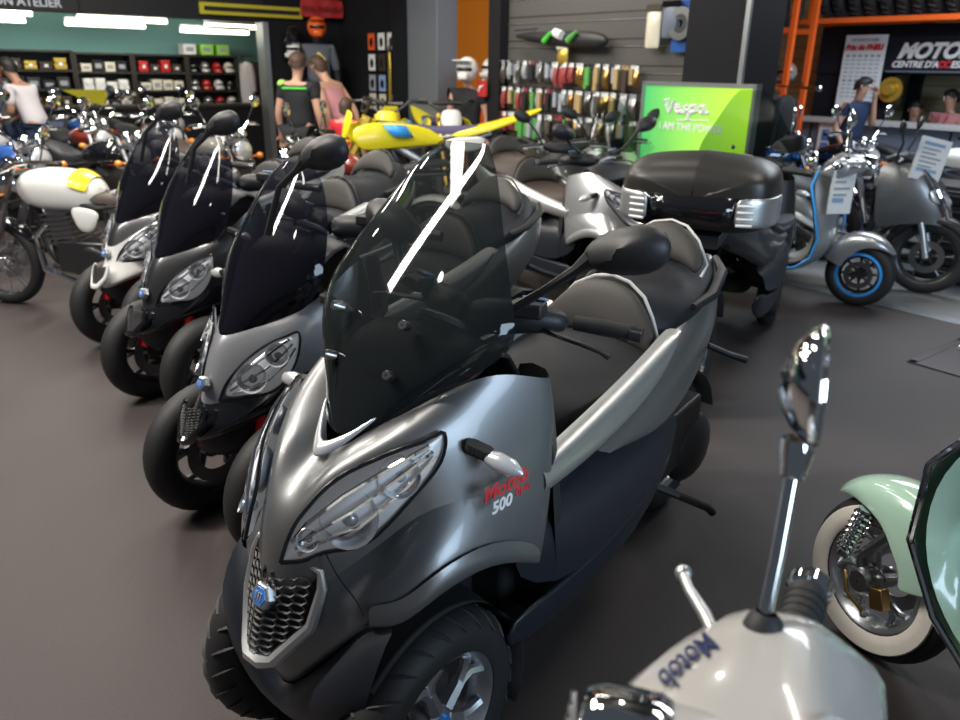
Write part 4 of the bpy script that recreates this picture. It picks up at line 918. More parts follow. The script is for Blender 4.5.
    for s in (1, -1):
        b = MB(); b.tube([(-.335, s * .24, 1.015), (-.36, s * .36, 1.005)], .019, 12); b.build('grip', 'rubber', ho)
        b = MB(); b.tube([(-.29, s * .2, 1.01), (-.26, s * .28, 1.01), (-.27, s * .37, 1.0)], .007, 6); b.build('brake_lever', 'satin_silver', ho)
        b = MB(); b.tube([(-.31, s * .2, 1.03), (-.28, s * .26, 1.12), (-.29, s * .33, 1.20)], .008, 8); mo = b.build('mirror', 'black_plastic', ho)
        b = MB(); b.ball((-.285, s * .38, 1.235), (.022, .075, .042), 14, 8, (s * .35, 0, 0)); b.build('shell', 'black_plastic', mo)
    if screen:
        h, w = screen_h, screen_w
        b = MB(); b.half([[(-.12, 0, .92), (-.13, .09, .925), (-.18, w * .9, .94), (-.23, w * 1.1, .96)], [(-.18, 0, .92 + h * .4), (-.19, .09, .92 + h * .4), (-.23, w * .95, .94 + h * .4), (-.27, w * 1.12, .96 + h * .35)], [(-.25, 0, .92 + h * .8), (-.255, .08, .92 + h * .8), (-.28, w * .75, .92 + h * .75), (-.30, w * .9, .9 + h * .7)], [(-.30, 0, .92 + h), (-.30, .05, .92 + h * .99), (-.31, w * .45, .92 + h * .95), (-.315, w * .6, .92 + h * .88)]]); b.build('windscreen', screen, t, sub=2)
    return t

# price sheet taped to the front of the mint scooter
def sheet(name, label, loc, rot, w, h, lines=5, cat='price tag', group=None):
    t = thing(name, label, cat, loc, 0, group, rot=rot)
    b = MB(); b.grid([[(0, (i / 4 - .5) * w, (j / 4 - .5) * h) for i in range(5)] for j in range(5)]); b.grid([[(.012, (i / 4 - .5) * w, (j / 4 - .5) * h) for i in range(5)] for j in range(5)])
    b.v = [(x + .02 * math.sin(y * 9) * h + .03 * math.sin(z * 5), y, z) for x, y, z in b.v]
    b.build('page', 'paper', t)
    b = MB()
    for k in range(lines):
        for sx in (-.004, .016): b.use('print_blue' if k in (0, lines - 1) else 'print_grey').grid([[(sx + .02 * math.sin(y * w * 9) * h + .03 * math.sin((.36 - k * .72 / lines + dz) * h * 5), y * w, (.36 - k * .72 / lines + dz) * h) for y in (-.38, 0, .30 - .1 * (k % 3))] for dz in (-.28 / lines, .22 / lines * (1 if k in (0, lines - 1) else -.2))])
    b.build('printed_lines', None, t, smooth=False)
    return t
mk('violet_vinyl', (.07, .06, .13), .55)
# ------------------------------------------------------------------ naked motorcycle
def make_motorcycle(label, loc, rz, tank='black_gloss', seat='seat_vinyl', lamp='chrome', style='naked', side=None, guard=None, group=None, rim='wire', stripe=None, scale=1., extra=None):
    t = thing('motorcycle', label, 'motorcycle', (loc[0], loc[1], 0), rz, group, scale=scale)
    side = side or tank; guard = guard or tank; r = .31
    wheel(t, 'front_wheel', (0, 0, r), r, .10, 'chrome' if rim == 'wire' else 'dark_steel', rim, 8, .78)
    wheel(t, 'rear_wheel', (-1.42, 0, r), r, .14, 'chrome' if rim == 'wire' else 'dark_steel', rim, 8, .76)
    b = MB()
    for s in (1, -1): b.tube([(0, s * .10, r), (-.13, s * .10, .62), (-.30, s * .10, .98)], [.026, .022, .02], 10); b.tube([(-.09, s * .10, .52), (-.16, s * .10, .68)], .028, 8)
    b.box((-.27, 0, .93), (.07, .24, .03), (0, .4, 0)); b.box((-.2, 0, .76), (.07, .24, .03), (0, .4, 0)); b.build('fork', 'steel', t)
    b = MB(); arc_guard(b, (0, 0, r), r + .02, 30, 150, .12); b.build('front_mudguard', guard, t, sub=1, solid=.004)
    b = MB(); arc_guard(b, (-1.42, 0, r), r + .03, 25, 135, .16); b.build('rear_mudguard', guard, t, sub=1, solid=.004)
    b = MB(); b.lathe([(.02, -.10), (.06, -.08), (.085, -.03), (.092, .02), (.088, .03)], (-.17, 0, .86), (1, 0, 0), 20); ho = b.build('headlamp', lamp, t)
    b = MB(); b.lathe([(.086, .02), (.06, .035), (.003, .042)], (-.17, 0, .86), (1, 0, 0), 20); b.build('lens', 'lens_grey', ho)
    # tank
    def sec(x, w, zt, zb): return [(x, 0, zt), (x, w * .55, zt - .012), (x, w * .92, zt - .06), (x, w, (zt + zb) / 2), (x, w * .8, zb + .01), (x, w * .3, zb)]
    if style == 'cafe':
        b = MB(); b.half([sec(-.27, .06, .90, .80), sec(-.30, .13, .945, .74), sec(-.45, .175, .985, .70), sec(-.66, .175, .98, .695), sec(-.80, .14, .945, .70), sec(-.87, .09, .89, .74), sec(-.89, .03, .85, .78)])
    else: b = MB(); b.half([sec(-.34, .06, .90, .83), sec(-.37, .115, .935, .79), sec(-.48, .15, .96, .76), (sec(-.64, .15, .955, .755)), sec(-.78, .115, .92, .76), sec(-.84, .07, .87, .78), sec(-.86, .03, .84, .80)])
    to = b.build('fuel_tank', tank, t, sub=2)
    b = MB(); b.lathe([(.003, .012), (.03, .012), (.036, 0)], (-.52, 0, .955), (0, 0, 1), 14); b.build('filler_cap', 'chrome', to)
    if stripe:
        b = MB()
        b.half([[(x, 0, z + .008), (x, w * .55, z - .004), (x, w * .94, z - .055), (x, w * 1.03, z - .09)] for x, w, z in ((-.72, .162, .972), (-.78, .146, .955), (-.83, .118, .925))])
        b.build('tank_stripe', stripe, to, sub=1)
    b = MB()
    if style == 'cafe':
        b.half([[(-.82, 0, .84), (-.82, .09, .83), (-.82, .11, .78)], [(-.95, 0, .835), (-.95, .11, .825), (-.95, .125, .77)], [(-1.2, 0, .84), (-1.2, .115, .83), (-1.2, .125, .775)], [(-1.45, 0, .86), (-1.45, .10, .85), (-1.45, .11, .80)], [(-1.56, 0, .84), (-1.56, .05, .835), (-1.56, .06, .80)]])
    else:
        b.half([[(-.80, 0, .85), (-.80, .08, .84), (-.80, .10, .78)], [(-.95, 0, .82), (-.95, .12, .81), (-.95, .135, .75)], [(-1.12, 0, .84), (-1.12, .12, .83), (-1.12, .13, .77)], [(-1.25, 0, .90), (-1.25, .11, .89), (-1.25, .115, .83)], [(-1.5, 0, .93), (-1.5, .09, .92), (-1.5, .09, .87)], [(-1.58, 0, .90), (-1.58, .04, .90), (-1.58, .05, .87)]])
    b.build('seat', seat, t, sub=2)
    cx, cy = (.14, .035) if style == 'cafe' else (0, 0)
    b = MB(); b.both([[(q[0] + cx, q[1] + cy, q[2]) for q in r] for r in [[(-.84, .12, .76), (-1.0, .13, .75), (-1.08, .125, .72)], [(-.86, .135, .68), (-.98, .14, .66), (-1.05, .135, .65)], [(-.90, .125, .58), (-.97, .13, .57), (-1.02, .125, .60)]]]); b.build('side_cover', side, t, sub=1, solid=.015)
    b = MB(); b.tube([(-.25, 0, .88), (-.40, 0, .60), (-.45, 0, .32)], .02, 8)
    for s in (1, -1): b.tube([(-.28, s * .03, .85), (-.6, s * .10, .78), (-.9, s * .12, .74), (-1.3, s * .11, .80), (-1.55, s * .09, .82)], .014, 8); b.tube([(-.45, s * .06, .32), (-.75, s * .12, .28), (-.95, s * .13, .36), (-.95, s * .12, .72)], .016, 8); b.tube([(-.93, s * .11, .38), (-1.2, s * .11, .34), (-1.42, s * .10, r)], .02, 8); b.tube([(-1.30, s * .12, .36), (-1.2, s * .12, .76)], .025, 8)
    b.build('frame', 'black_plastic', t)
    b = MB(); b.box((-.72, 0, .40), (.36, .26, .22)); b.lathe([(.003, .15), (.09, .15), (.11, .13), (.11, -.13), (.09, -.15), (.003, -.15)], (-.80, 0, .38), (0, 1, 0), 18); eo = b.build('engine', 'dark_steel', t, bevel=.02)
    b = MB()
    for k in range(7): b.box((-.60 + k * .006, 0, .50 + k * .032), (.22, .26, .012), (0, .15, 0))
    b.box((-.57, 0, .60), (.15, .2, .26), (0, .15, 0)); b.build('cylinder', 'steel', eo)
    b = MB(); b.tube([(-.48, .08, .62), (-.38, .10, .52), (-.42, .11, .30), (-.7, .14, .22), (-1.0, .17, .28)], .022, 8); b.tube([(-.95, .17, .27), (-1.1, .18, .31), (-1.55, .19, .42)], [.03, .048, .042], 10); b.build('exhaust', 'chrome', t)
    b = MB(); hw = .34 if style != 'cafe' else .30; hz = 1.06 if style != 'cafe' else .96
    b.tube([(-.42 if style != 'cafe' else -.34, -hw, hz), (-.34, -.2, hz + .02), (-.30, -.09, .99), (-.30, .09, .99), (-.34, .2, hz + .02), (-.42 if style != 'cafe' else -.34, hw, hz)], .012, 8); hb = b.build('handlebar', 'chrome', t)
    for s in (1, -1):
        hx = -.42 if style != 'cafe' else -.34
        b = MB(); b.tube([(hx + .025, s * (hw - .1), hz + .008), (hx, s * (hw + .01), hz)], .018, 10); b.build('grip', 'rubber', hb)
        b = MB(); b.tube([(hx + .06, s * (hw - .12), hz), (hx + .09, s * (hw - .06), hz), (hx + .05, s * hw, hz - .01)], .007, 6); b.build('brake_lever', 'satin_silver', hb)
        b = MB(); b.tube([(hx + .05, s * (hw - .13), hz + .02), (hx + .06, s * (hw - .05), hz + .16)], .006, 6); mo = b.build('mirror', 'chrome', hb)
        b = MB(); b.lathe([(.003, .02), (.045, .014), (.055, 0), (.05, -.004), (.003, -.004)], (hx + .06, s * (hw - .03), hz + .20), (1, 0, 0), 18); b.build('shell', 'chrome', mo)
        b = MB(); b.tube([(-.2, s * .1, .80), (-.2, s * .17, .80)], .01, 6); b.ball((-.2, s * .20, .80), (.03, .035, .03), 10, 6); b.build('turn_signal', 'lamp_glass_amber', t)
    b = MB()
    for s in (1, -1): b.lathe([(.003, .03), (.035, .03), (.042, .02), (.042, -.02), (.03, -.04)], (-.24, s * .055, 1.0), (-.5, 0, .86), 16)
    b.build('gauge', 'chrome', t)
    b = MB(); b.box((-1.60, 0, .80), (.04, .1, .06)); b.build('tail_lamp', 'red_paint', t, bevel=.01)
    b = MB(); b.tube([(-.8, .13, .28), (-.78, .22, .1), (-.76, .27, .012)], .012, 6); b.build('side_stand', 'black_plastic', t)
    return t

# ------------------------------------------------------------------ motocross bike
def make_dirtbike(label, loc, rz, group='yellow motocross bikes', stand=.12, plate='yellow', guard='yellow'):
    t = thing('motocross_bike', label, 'motorcycle', (loc[0], loc[1], 0), rz, group, scale=1.05)
    r = .34; Z = 0.
    wheel(t, 'front_wheel', (0, 0, r), r, .085, 'dark_steel', 'wire', rr=.82); wheel(t, 'rear_wheel', (-1.48, 0, r), r, .12, 'dark_steel', 'wire', rr=.78)
    b = MB()
    for s in (1, -1): b.tube([(0, s * .10, r), (-.18, s * .10, .72)], .024, 8); b.tube([(-.18, s * .10, .72), (-.33, s * .10, 1.04)], .03, 8)
    b.box((-.29, 0, 1.0), (.07, .25, .03), (0, .45, 0)); b.build('fork', 'gold', t)
    b = MB(); b.half([[(.30, 0, .80), (.29, .035, .79)], [(.10, 0, .845), (.09, .065, .83)], [(-.12, 0, .87), (-.12, .075, .85)], [(-.30, 0, .86), (-.30, .06, .845)]]); b.build('front_mudguard', guard, t, sub=2, solid=.008)
    b = MB(); b.half([[(-.16, 0, 1.10), (-.17, .07, 1.10), (-.20, .11, 1.07)], [(-.12, 0, .98), (-.13, .09, .97), (-.17, .125, .96)], [(-.10, 0, .86), (-.11, .06, .86), (-.15, .08, .87)]]); b.build('number_plate', plate, t, sub=1, solid=.006)
    b = MB(); b.both([[(-.18, .20, .98), (-.38, .20, 1.02), (-.60, .16, 1.0), (-.84, .12, .965)], [(-.14, .26, .90), (-.40, .25, .92), (-.66, .18, .90), (-.98, .14, .845)], [(-.22, .24, .76), (-.42, .22, .78), (-.68, .165, .80), (-1.02, .135, .825)]]); b.build('radiator_shroud', 'yellow', t, sub=1, solid=.008)
    b = MB(); b.both([[(-.42, .235, .985), (-.52, .212, .985), (-.62, .188, .975)], [(-.50, .252, .90), (-.60, .222, .89), (-.68, .20, .885)]]); b.build('shroud_graphic', 'sky_blue', t, solid=.01)
    b = MB(); b.half([[(-.40, 0, 1.01), (-.40, .07, 1.0), (-.42, .10, .93)], [(-.60, 0, 1.0), (-.60, .075, .99), (-.60, .11, .92)], [(-.85, 0, .965), (-.85, .08, .955), (-.85, .105, .90)], [(-1.10, 0, .965), (-1.10, .08, .955), (-1.10, .10, .90)], [(-1.28, 0, .975), (-1.28, .07, .965), (-1.28, .085, .92)]]); b.build('seat', 'violet_vinyl', t, sub=2)
    b = MB(); b.half([[(-1.02, 0, .94), (-1.02, .10, .92), (-1.02, .12, .86)], [(-1.25, 0, .965), (-1.25, .11, .95), (-1.25, .125, .89)], [(-1.50, 0, 1.02), (-1.50, .105, 1.005), (-1.50, .115, .96)], [(-1.75, 0, 1.09), (-1.75, .08, 1.08), (-1.75, .085, 1.05)], [(-1.86, 0, 1.115), (-1.86, .05, 1.11), (-1.86, .055, 1.095)]]); b.build('rear_mudguard', guard if guard != 'white' else 'yellow', t, sub=2, solid=.008)
    b = MB(); b.both([[(-.92, .13, .88), (-1.15, .15, .88), (-1.38, .12, .90)], [(-.96, .15, .76), (-1.15, .165, .74), (-1.30, .14, .76)]]); b.build('side_plate', 'white', t, sub=1, solid=.008)
    b = MB()
    for s in (1, -1): b.tube([(-.30, s * .03, .95), (-.55, s * .11, .80), (-.90, s * .12, .60), (-.93, s * .11, .42)], [.03, .032, .03, .03], 8); b.tube([(-.93, s * .10, .42), (-1.2, s * .09, .38), (-1.48, s * .09, r)], [.03, .028, .022], 8); b.tube([(-.6, s * .1, .78), (-1.0, s * .1, .84), (-1.35, s * .08, .92)], .013, 6)
    b.tube([(-.30, 0, .90), (-.42, 0, .55), (-.5, 0, .34), (-.9, 0, .34)], .025, 8); b.build('frame', 'satin_silver', t)
    b = MB(); b.box((-.68, 0, .45), (.32, .24, .26)); b.tube([(-.62, 0, .55), (-.50, 0, .80)], [.09, .08], 10); b.lathe([(.003, .14), (.08, .14), (.10, .12), (.10, -.12), (.003, -.14)], (-.75, 0, .42), (0, 1, 0), 16); b.build('engine', 'dark_steel', t, bevel=.02)
    b = MB(); b.tube([(-.48, -.05, .72), (-.42, -.14, .6), (-.6, -.17, .55), (-.95, -.15, .74), (-1.1, -.16, .78)], .022, 8); b.tube([(-1.05, -.16, .77), (-1.45, -.17, .88)], [.05, .045], 10); b.build('exhaust', 'steel', t)
    b = MB(); b.tube([(-.42, -.40, 1.16), (-.34, -.24, 1.18), (-.30, -.1, 1.08), (-.30, .1, 1.08), (-.34, .24, 1.18), (-.42, .40, 1.16)], .013, 8); b.tube([(-.325, -.16, 1.15), (-.325, .16, 1.15)], .022, 8); hb = b.build('handlebar', 'dark_steel', t)
    for s in (1, -1): b = MB(); b.tube([(-.375, s * .30, 1.17), (-.425, s * .41, 1.16)], .019, 8); b.build('grip', 'rubber', hb)
    b = MB(); b.tube([(-.9, .08, .30), (-.95, .26, .02)], .014, 6); b.tube([(-.9, -.08, .30), (-.95, -.26, .02)], .014, 6); b.build('stand', 'red_paint', t)
    return t
# ------------------------------------------------------------------ placing the two-wheelers
mk('case_black', (.022, .020, .018), .38, bump=.2, scale=300)
sheet('price_sheet', 'white price sheet standing on the mint scooter at the right edge', (1.30, 1.66, .90), (0, R(28), R(80)), .17, .30)
# cafe racer with the white tank
make_motorcycle('cafe racer with white tank, yellow stripe and flat brown seat, at the left edge', (-3.25, 5.12), R(170), 'white_paint', 'brown_vinyl', 'chrome', 'cafe', 'white_paint', 'black_gloss', rim='wire', stripe='yellow', scale=.96)
# scooters behind the big one
make_mp3('silver three-wheeled scooter with brown saddle facing right, behind the tall-screened one', (.96, 4.75), R(-55), 'silver_paint', 'silver_paint', big=True, screen='screen_clear', seatm='brown_vinyl', group=None, drop=('windscreen',))
make_scooter('dark scooter with brown saddle behind the silver three-wheeled one', (.74, 5.98), R(-72), 'dark_paint', 'dark_paint', 'brown_vinyl', None)
make_scooter('scooter with pale tall screen standing left of the green panel', (1.15, 6.5), R(-76), 'silver_paint', 'dark_paint', 'seat_vinyl', 'screen_clear')
tc = make_mp3('black three-wheeled scooter with big black top case, seen from behind right of centre', (1.70, 5.05), R(66), 'dark_paint', 'black_gloss', big=True, screen='screen_clear', strip='dark_paint', group=None, drop=('underbody', 'silencer', 'stand', 'grab_rail', 'passenger_footpeg'), scale=1.04)
# top case, fixed to that scooter
def tcs(x, w, z0, z1, zl): return [(x, 0, z0), (x, w * .8, z0), (x, w, z0 + .04), (x, w * 1.02, zl), (x, w * .97, zl + .04), (x, w * .80, z1 - .015), (x, 0, z1)]
K = -.03
CS = [tcs(-1.44, .02, 1.02, 1.06, 1.04), tcs(-1.45, .20, .95, 1.12, 1.07), tcs(-1.50, .27, .93, 1.17, 1.10), tcs(-1.70, .30, .92, 1.22, 1.12), tcs(-1.88, .305, .92, 1.225, 1.12), tcs(-2.0, .28, .93, 1.19, 1.11), tcs(-2.05, .23, .95, 1.15, 1.10), tcs(-2.055, .02, 1.02, 1.06, 1.04)]
b = MB(); b.half(CS); cs = b.build('top_case', 'case_black', tc, sub=2)
b = MB(); b.half([[(-2.065, 0, .965), (-2.065, .10, .965), (-2.05, .19, .965)], [(-2.07, 0, 1.075), (-2.07, .10, 1.075), (-2.053, .20, 1.075)]]); b.build('case_front', 'black_gloss', cs, solid=.01)
for s in (1, -1):
    b = MB(); b.grid([[(-2.07, s * .165, z), (-2.055, s * .235, z), (-2.01, s * .285, z), (-1.92, s * .312, z), (-1.80, s * .314, z)] for z in (.965, 1.0, 1.04, 1.08)]); ro = b.build('reflector', 'satin_silver', cs, sub=1, solid=.012)
    for q in range(4): b = MB(); b.tube([(-2.082, s * .175, .98 + q * .024), (-2.068, s * .232, .98 + q * .024)], .006, 6); b.build('ridge', 'white', ro)
b = MB(); b.box((-1.75, 0, .89), (.5, .22, .05)); b.tube([(-1.5, .1, .88), (-1.6, .1, .80)], .02, 6); b.tube([(-1.5, -.1, .88), (-1.6, -.1, .80)], .02, 6); b.build('case_carrier', 'black_plastic', tc)
# dark scooter with the big thin wheel beside the silver one
make_scooter('dark grey scooter with big thin wheel behind the silver blue-wheeled one', (3.40, 5.80), R(-36), 'grey_paint', 'dark_paint', 'seat_vinyl', None, r=.29, thin=True)
sheet('price_sheet', 'white price sheet hanging on the silver scooter with blue wheels', (2.44, 5.33, .86), (0, R(-8), R(-78)), .17, .36, 6)
sheet('price_sheet', 'large white price sheet hanging near the right edge in front of the counter', (3.27, 5.82, 1.0), (R(-12), R(-10), R(-78)), .25, .30, 7)


for ch in list(tc.children):                      # this one carries a single small mirror, folded low on its right
    if ch.name.startswith('mirror'):
        if ch.data.vertices[0].co.y > 0:
            for g in list(ch.children): bpy.data.objects.remove(g)
            bpy.data.objects.remove(ch)
        else: ch.location = (.12, .04, -.07)
# dirt bikes in the middle distance
make_dirtbike('yellow motocross bike with blue saddle, whole side in view behind the tall screen', (-1.42, 7.3), R(196))
bpy.data.objects['motocross_bike'].scale = (1.1,) * 3
make_dirtbike('yellow motocross bike with yellow number plate behind the nearer yellow one', (-1.0, 8.2), R(275))
make_dirtbike('motocross bike with white number plate and white front mudguard before the orange niche', (-.30, 8.6), R(288), plate='white', guard='white')
# rows of motorcycles at the left
protos = [('black motorcycle with chrome round headlamp', dict(tank='black_gloss')), ('cream tanked motorcycle with brown saddle', dict(tank='cream_paint', seat='brown_vinyl')),
          ('blue motorcycle with chrome lamp', dict(tank='blue_paint', rim='cast')), ('maroon motorcycle with black saddle', dict(tank='maroon')), ('white motorcycle with black saddle', dict(tank='white_paint', rim='cast')),
          ('orange motorcycle with black saddle', dict(tank='orange_paint', rim='cast')), ('grey motorcycle with black lamp', dict(tank='silver_dark', lamp='black_gloss', rim='cast'))]
spots = []
rr = random.Random(11)
rowv = [(6.75, [.35, 1.12, 1.9, 2.65]), (8.35, [.4, 1.15, 1.9, 2.65]), (9.95, [2.2, 3.2])]
order = [0, 2, 0, 1, 4, 0, 3, 6, 2, 0, 5, 1, 0, 3, 4, 6, 0, 1, 5, 0, 2, 3]
names = ['in the near row', 'in the middle row', 'in the far row']
made = {}; n = 0; cnt = {}
POS = ['first from the left', 'second from the left', 'third from the left', 'fourth from the left', 'fifth from the left', 'sixth from the left', 'last on the right']
for ri, (v, us) in enumerate(rowv):
    for ui, u in enumerate(us):
        k = order[n % len(order)]; n += 1
        x, y, _ = W(u + rr.uniform(-.06, .06), v + rr.uniform(-.08, .08)); rz = RU - PI / 2 + rr.uniform(-.25, .25) + .35
        lab = '%s, %s, %s' % (protos[k][0], names[ri], POS[ui])
        if k not in made: made[k] = make_motorcycle(lab, (x, y), rz, group='motorcycles parked in rows at the left', **protos[k][1])
        else:
            o = copy_tree(made[k]); o.location = (x, y, 0); o.rotation_euler = (0, 0, rz); o['label'] = lab
# red and white bike peeping out behind the row of scooters
make_motorcycle('red and white motorcycle behind the grey hooded three-wheeler', (-1.75, 6.45), R(165), 'maroon', 'seat_vinyl', 'chrome', side='white_paint', guard='white_paint', rim='cast')
# bikes before the counter
make_motorcycle('black motorcycle with blue tank in front of the counter, left one', (3.05, 6.9), R(-25), 'blue_paint', guard='black_gloss', rim='cast')
make_motorcycle('black motorcycle with white side cover in front of the counter, right of the blue one', (3.6, 7.1), R(-70), 'black_gloss', side='white_paint', rim='cast')
make_motorcycle('white and blue motorcycle cut by the right edge before the counter', (4.75, 6.95), R(-62), 'white_paint', side='blue_paint', guard='blue_paint', rim='cast')
# ------------------------------------------------------------------ people
def skin_mesh(name, pts, edges, m, parent, sub=2, root=0):
    me = bpy.data.meshes.new(name); me.from_pydata([p[:3] for p in pts], edges, []); me.materials.append(M[m])
    o = bpy.data.objects.new(name, me); C.objects.link(o); o.parent = parent
    sk = o.modifiers.new('skin', 'SKIN'); sk.use_smooth_shade = True
    if not me.skin_vertices: me.skin_vertices.new() if hasattr(me.skin_vertices, 'new') else None
    d = me.skin_vertices[0].data
    for i, p in enumerate(pts):
        r = p[3] if isinstance(p[3], (tuple, list)) else (p[3], p[3]); d[i].radius = r; d[i].use_root = (i == root)
    sb = o.modifiers.new('sub', 'SUBSURF'); sb.levels = sub; sb.render_levels = sub
    return o

def make_person(name, label, loc, rz, skin='skin', hair='hair_brown', shirt='cloth_black', legs='cloth_jeans', arms=None, lean=0., turn=0., hair_len=0., sleeve=.55, h=1.0, cat='person', helmet=None, sleeveless=False, hands_open=True):
    """standing figure facing +x; arms: {'l': (elbow, wrist), 'r': ...} in body space, 1.75 m tall times h"""
    t = thing(name, label, cat, loc, rz, scale=h)
    L = lambda z: lean * max(0, z - .95)          # forward lean of everything above the hips
    P = lambda x, y, z, r: (x + L(z), y, z - abs(lean) * .10 * max(0, z - .95), r)
    arms = arms or {}
    pts = [P(0, 0, .96, (.15, .115)), P(.01, 0, 1.10, (.135, .10)), P(.01, 0, 1.26, (.15, .105)), P(0, 0, 1.39, (.155, .09)), P(-.01, 0, 1.455, (.06, .06)), P(.005, 0, 1.52, (.052, .052)),
           P(.02, 0, 1.60, (.072, .082)), P(.02, 0, 1.69, (.078, .092)), P(.012, 0, 1.74, (.055, .065))]
    ed = [(0, 1), (1, 2), (2, 3), (3, 4), (4, 5), (5, 6), (6, 7), (7, 8)]
    hands = {}
    torso = list(range(4)); armi = {}
    for s, k in ((1, 'l'), (-1, 'r')):
        el, wr = arms.get(k, ((-.03, s * .25, 1.12), (.04, s * .27, .88)))
        b = len(pts)
        pts += [P(0, s * .18, 1.41, .062), P(el[0], el[1], el[2], .044), P(*lerp(el, wr, .45), .041), P(wr[0], wr[1], wr[2], .028)]
        d = (Vector(wr) - Vector(el)).normalized(); pm = Vector(wr) + d * .05
        pts.append(P(pm.x, pm.y, pm.z, (.036, .022)))
        ed += [(3, b), (b, b + 1), (b + 1, b + 2), (b + 2, b + 3), (b + 3, b + 4)]; armi[k] = b
        sd = d.cross(Vector((0, 0, 1))); sd = sd.normalized() if sd.length > .1 else Vector((1, 0, 0)); nrm = d.cross(sd)
        for q, (off, ln) in enumerate(((-.028, .066), (-.010, .075), (.010, .070), (.027, .055))):
            f0 = pm + sd * off + d * .035; f1 = f0 + d * ln * .55 + nrm * .008; f2 = f1 + d * ln * .4 + nrm * .022
            c = len(pts); pts += [P(*f0, .0105), P(*f1, .0095), P(*f2, .008)]; ed += [(b + 4, c), (c, c + 1), (c + 1, c + 2)]
        f0 = pm - d * .02 - sd * .04; f1 = f0 + d * .04 - sd * .022 + nrm * .01; c = len(pts); pts += [P(*f0, .011), P(*f1, .009)]; ed += [(b + 4, c), (c, c + 1)]
    legi = []
    for s in (1, -1):
        b = len(pts); pts += [(0, s * .095, .90, .092), (.015, s * .10, .50, .062), (-.01, s * .105, .28, .056), (-.02, s * .11, .09, .038), (.10, s * .125, .04, .036)]; ed += [(0, b), (b, b + 1), (b + 1, b + 2), (b + 2, b + 3), (b + 3, b + 4)]; legi.append(b)
    body = skin_mesh('body', pts, ed, skin, t)
    # clothing follows the same joints a little wider
    g = lambda p, k: (p[0], p[1], p[2], tuple(x * k + .006 for x in p[3]) if isinstance(p[3], tuple) else p[3] * k + .006)
    sp = [g(pts[i], 1.17) for i in range(4)]; se = [(0, 1), (1, 2), (2, 3)]; sp[0] = (sp[0][0], sp[0][1], .90, (.192, .152))
    for k in ('l', 'r'):
        b = armi[k]; o = len(sp)
        if sleeveless: sp += [lerp(pts[3][:3], pts[b][:3], .8) + (.05,)]; se += [(3, o)]
        else:
            e = lerp(pts[b][:3], pts[b + 1][:3], min(1, sleeve)) + (.062,); sp += [g(pts[b], 1.1), e]; se += [(3, o), (o, o + 1)]
            if sleeve > 1: sp += [g(pts[b + 1], 1.2), g(pts[b + 3], 1.25)]; se += [(o + 1, o + 2), (o + 2, o + 3)]
    skin_mesh('shirt', sp, se, shirt, t)
    lp_ = [(0, 0, .95, (.176, .138))]; le = []
    for b in legi: o = len(lp_); lp_ += [g(pts[b], 1.08), g(pts[b + 1], 1.12), g(pts[b + 2], 1.12), g(pts[b + 3], 1.35)]; le += [(0, o), (o, o + 1), (o + 1, o + 2), (o + 2, o + 3)]
    skin_mesh('trousers', lp_, le, legs, t)
    for s in (1, -1):
        b = MB(); b.ball((.045, s * .118, .045), (.135, .048, .045), 12, 8); b.build('shoe', 'cloth_black', t)
    # face and hair, turned on the neck
    hd = thing('head_features', None, None); hd.parent = t
    C.objects.unlink(hd); bpy.data.objects.remove(hd)
    hc = Vector((.02 + L(1.66), 0, 1.655 - abs(lean) * .07)); rt_ = Matrix.Rotation(turn, 3, 'Z')
    T = lambda x, y, z: tuple(hc + rt_ @ Vector((x, y, z)))
    if not helmet:
        b = MB(); b.ball(T(.105, 0, -.015), (.022, .014, .026), 10, 6); b.build('nose', skin, t)
        for s in (1, -1):
            b = MB(); b.ball(T(.0, s * .083, -.005), (.022, .012, .034), 10, 6); b.build('ear', skin, t)
            b = MB(); b.ball(T(.088, s * .033, .015), (.012, .014, .010), 8, 6); b.build('eye', 'letter_white', t)
            b = MB(); b.ball(T(.098, s * .033, .015), (.004, .006, .006), 8, 6); b.build('pupil', 'hair_black', t)
        b = MB(); b.ball(T(.090, 0, -.058), (.012, .026, .007), 10, 6); b.build('mouth', 'cloth_pink', t)
        b = MB(); rows = []
        for i in range(9):
            a = R(-90 + 0) + 0; row = []
            for k in range(16):
                th = 2 * PI * k / 16; back = (1 - math.cos(th)) / 2
                low = .045 - .10 * back ** .8 - hair_len * back
                z = .125 + (low - .125) * (i / 8); rad = math.sin(min(1, (i + .4) / 5) * PI / 2)
                row.append(T(-.004 + .112 * rad * math.cos(th), .096 * rad * math.sin(th), z))
            rows.append(row)
        b.grid(rows, close_v=True); b.face(range(0, 16)); b.build('hair', hair, t, sub=1)
    else:
        b = MB(); b.ball(T(0, 0, .02), (.155, .13, .145), 18, 12); ho = b.build('helmet', helmet, t)
        b = MB(); b.box(T(.13, 0, -.055), (.11, .13, .09), (0, .2, turn)); b.build('chin_bar', helmet, ho, bevel=.03)
        b = MB(); b.grid([[T(.11, y, .10) for y in (-.1, 0, .1)], [T(.26, y * .9, .125) for y in (-.1, 0, .1)]]); b.build('peak', helmet, ho, solid=.01)
        b = MB(); b.ball(T(.085, 0, .02), (.08, .105, .045), 14, 8); b.build('visor', 'black_gloss', ho)
    return t

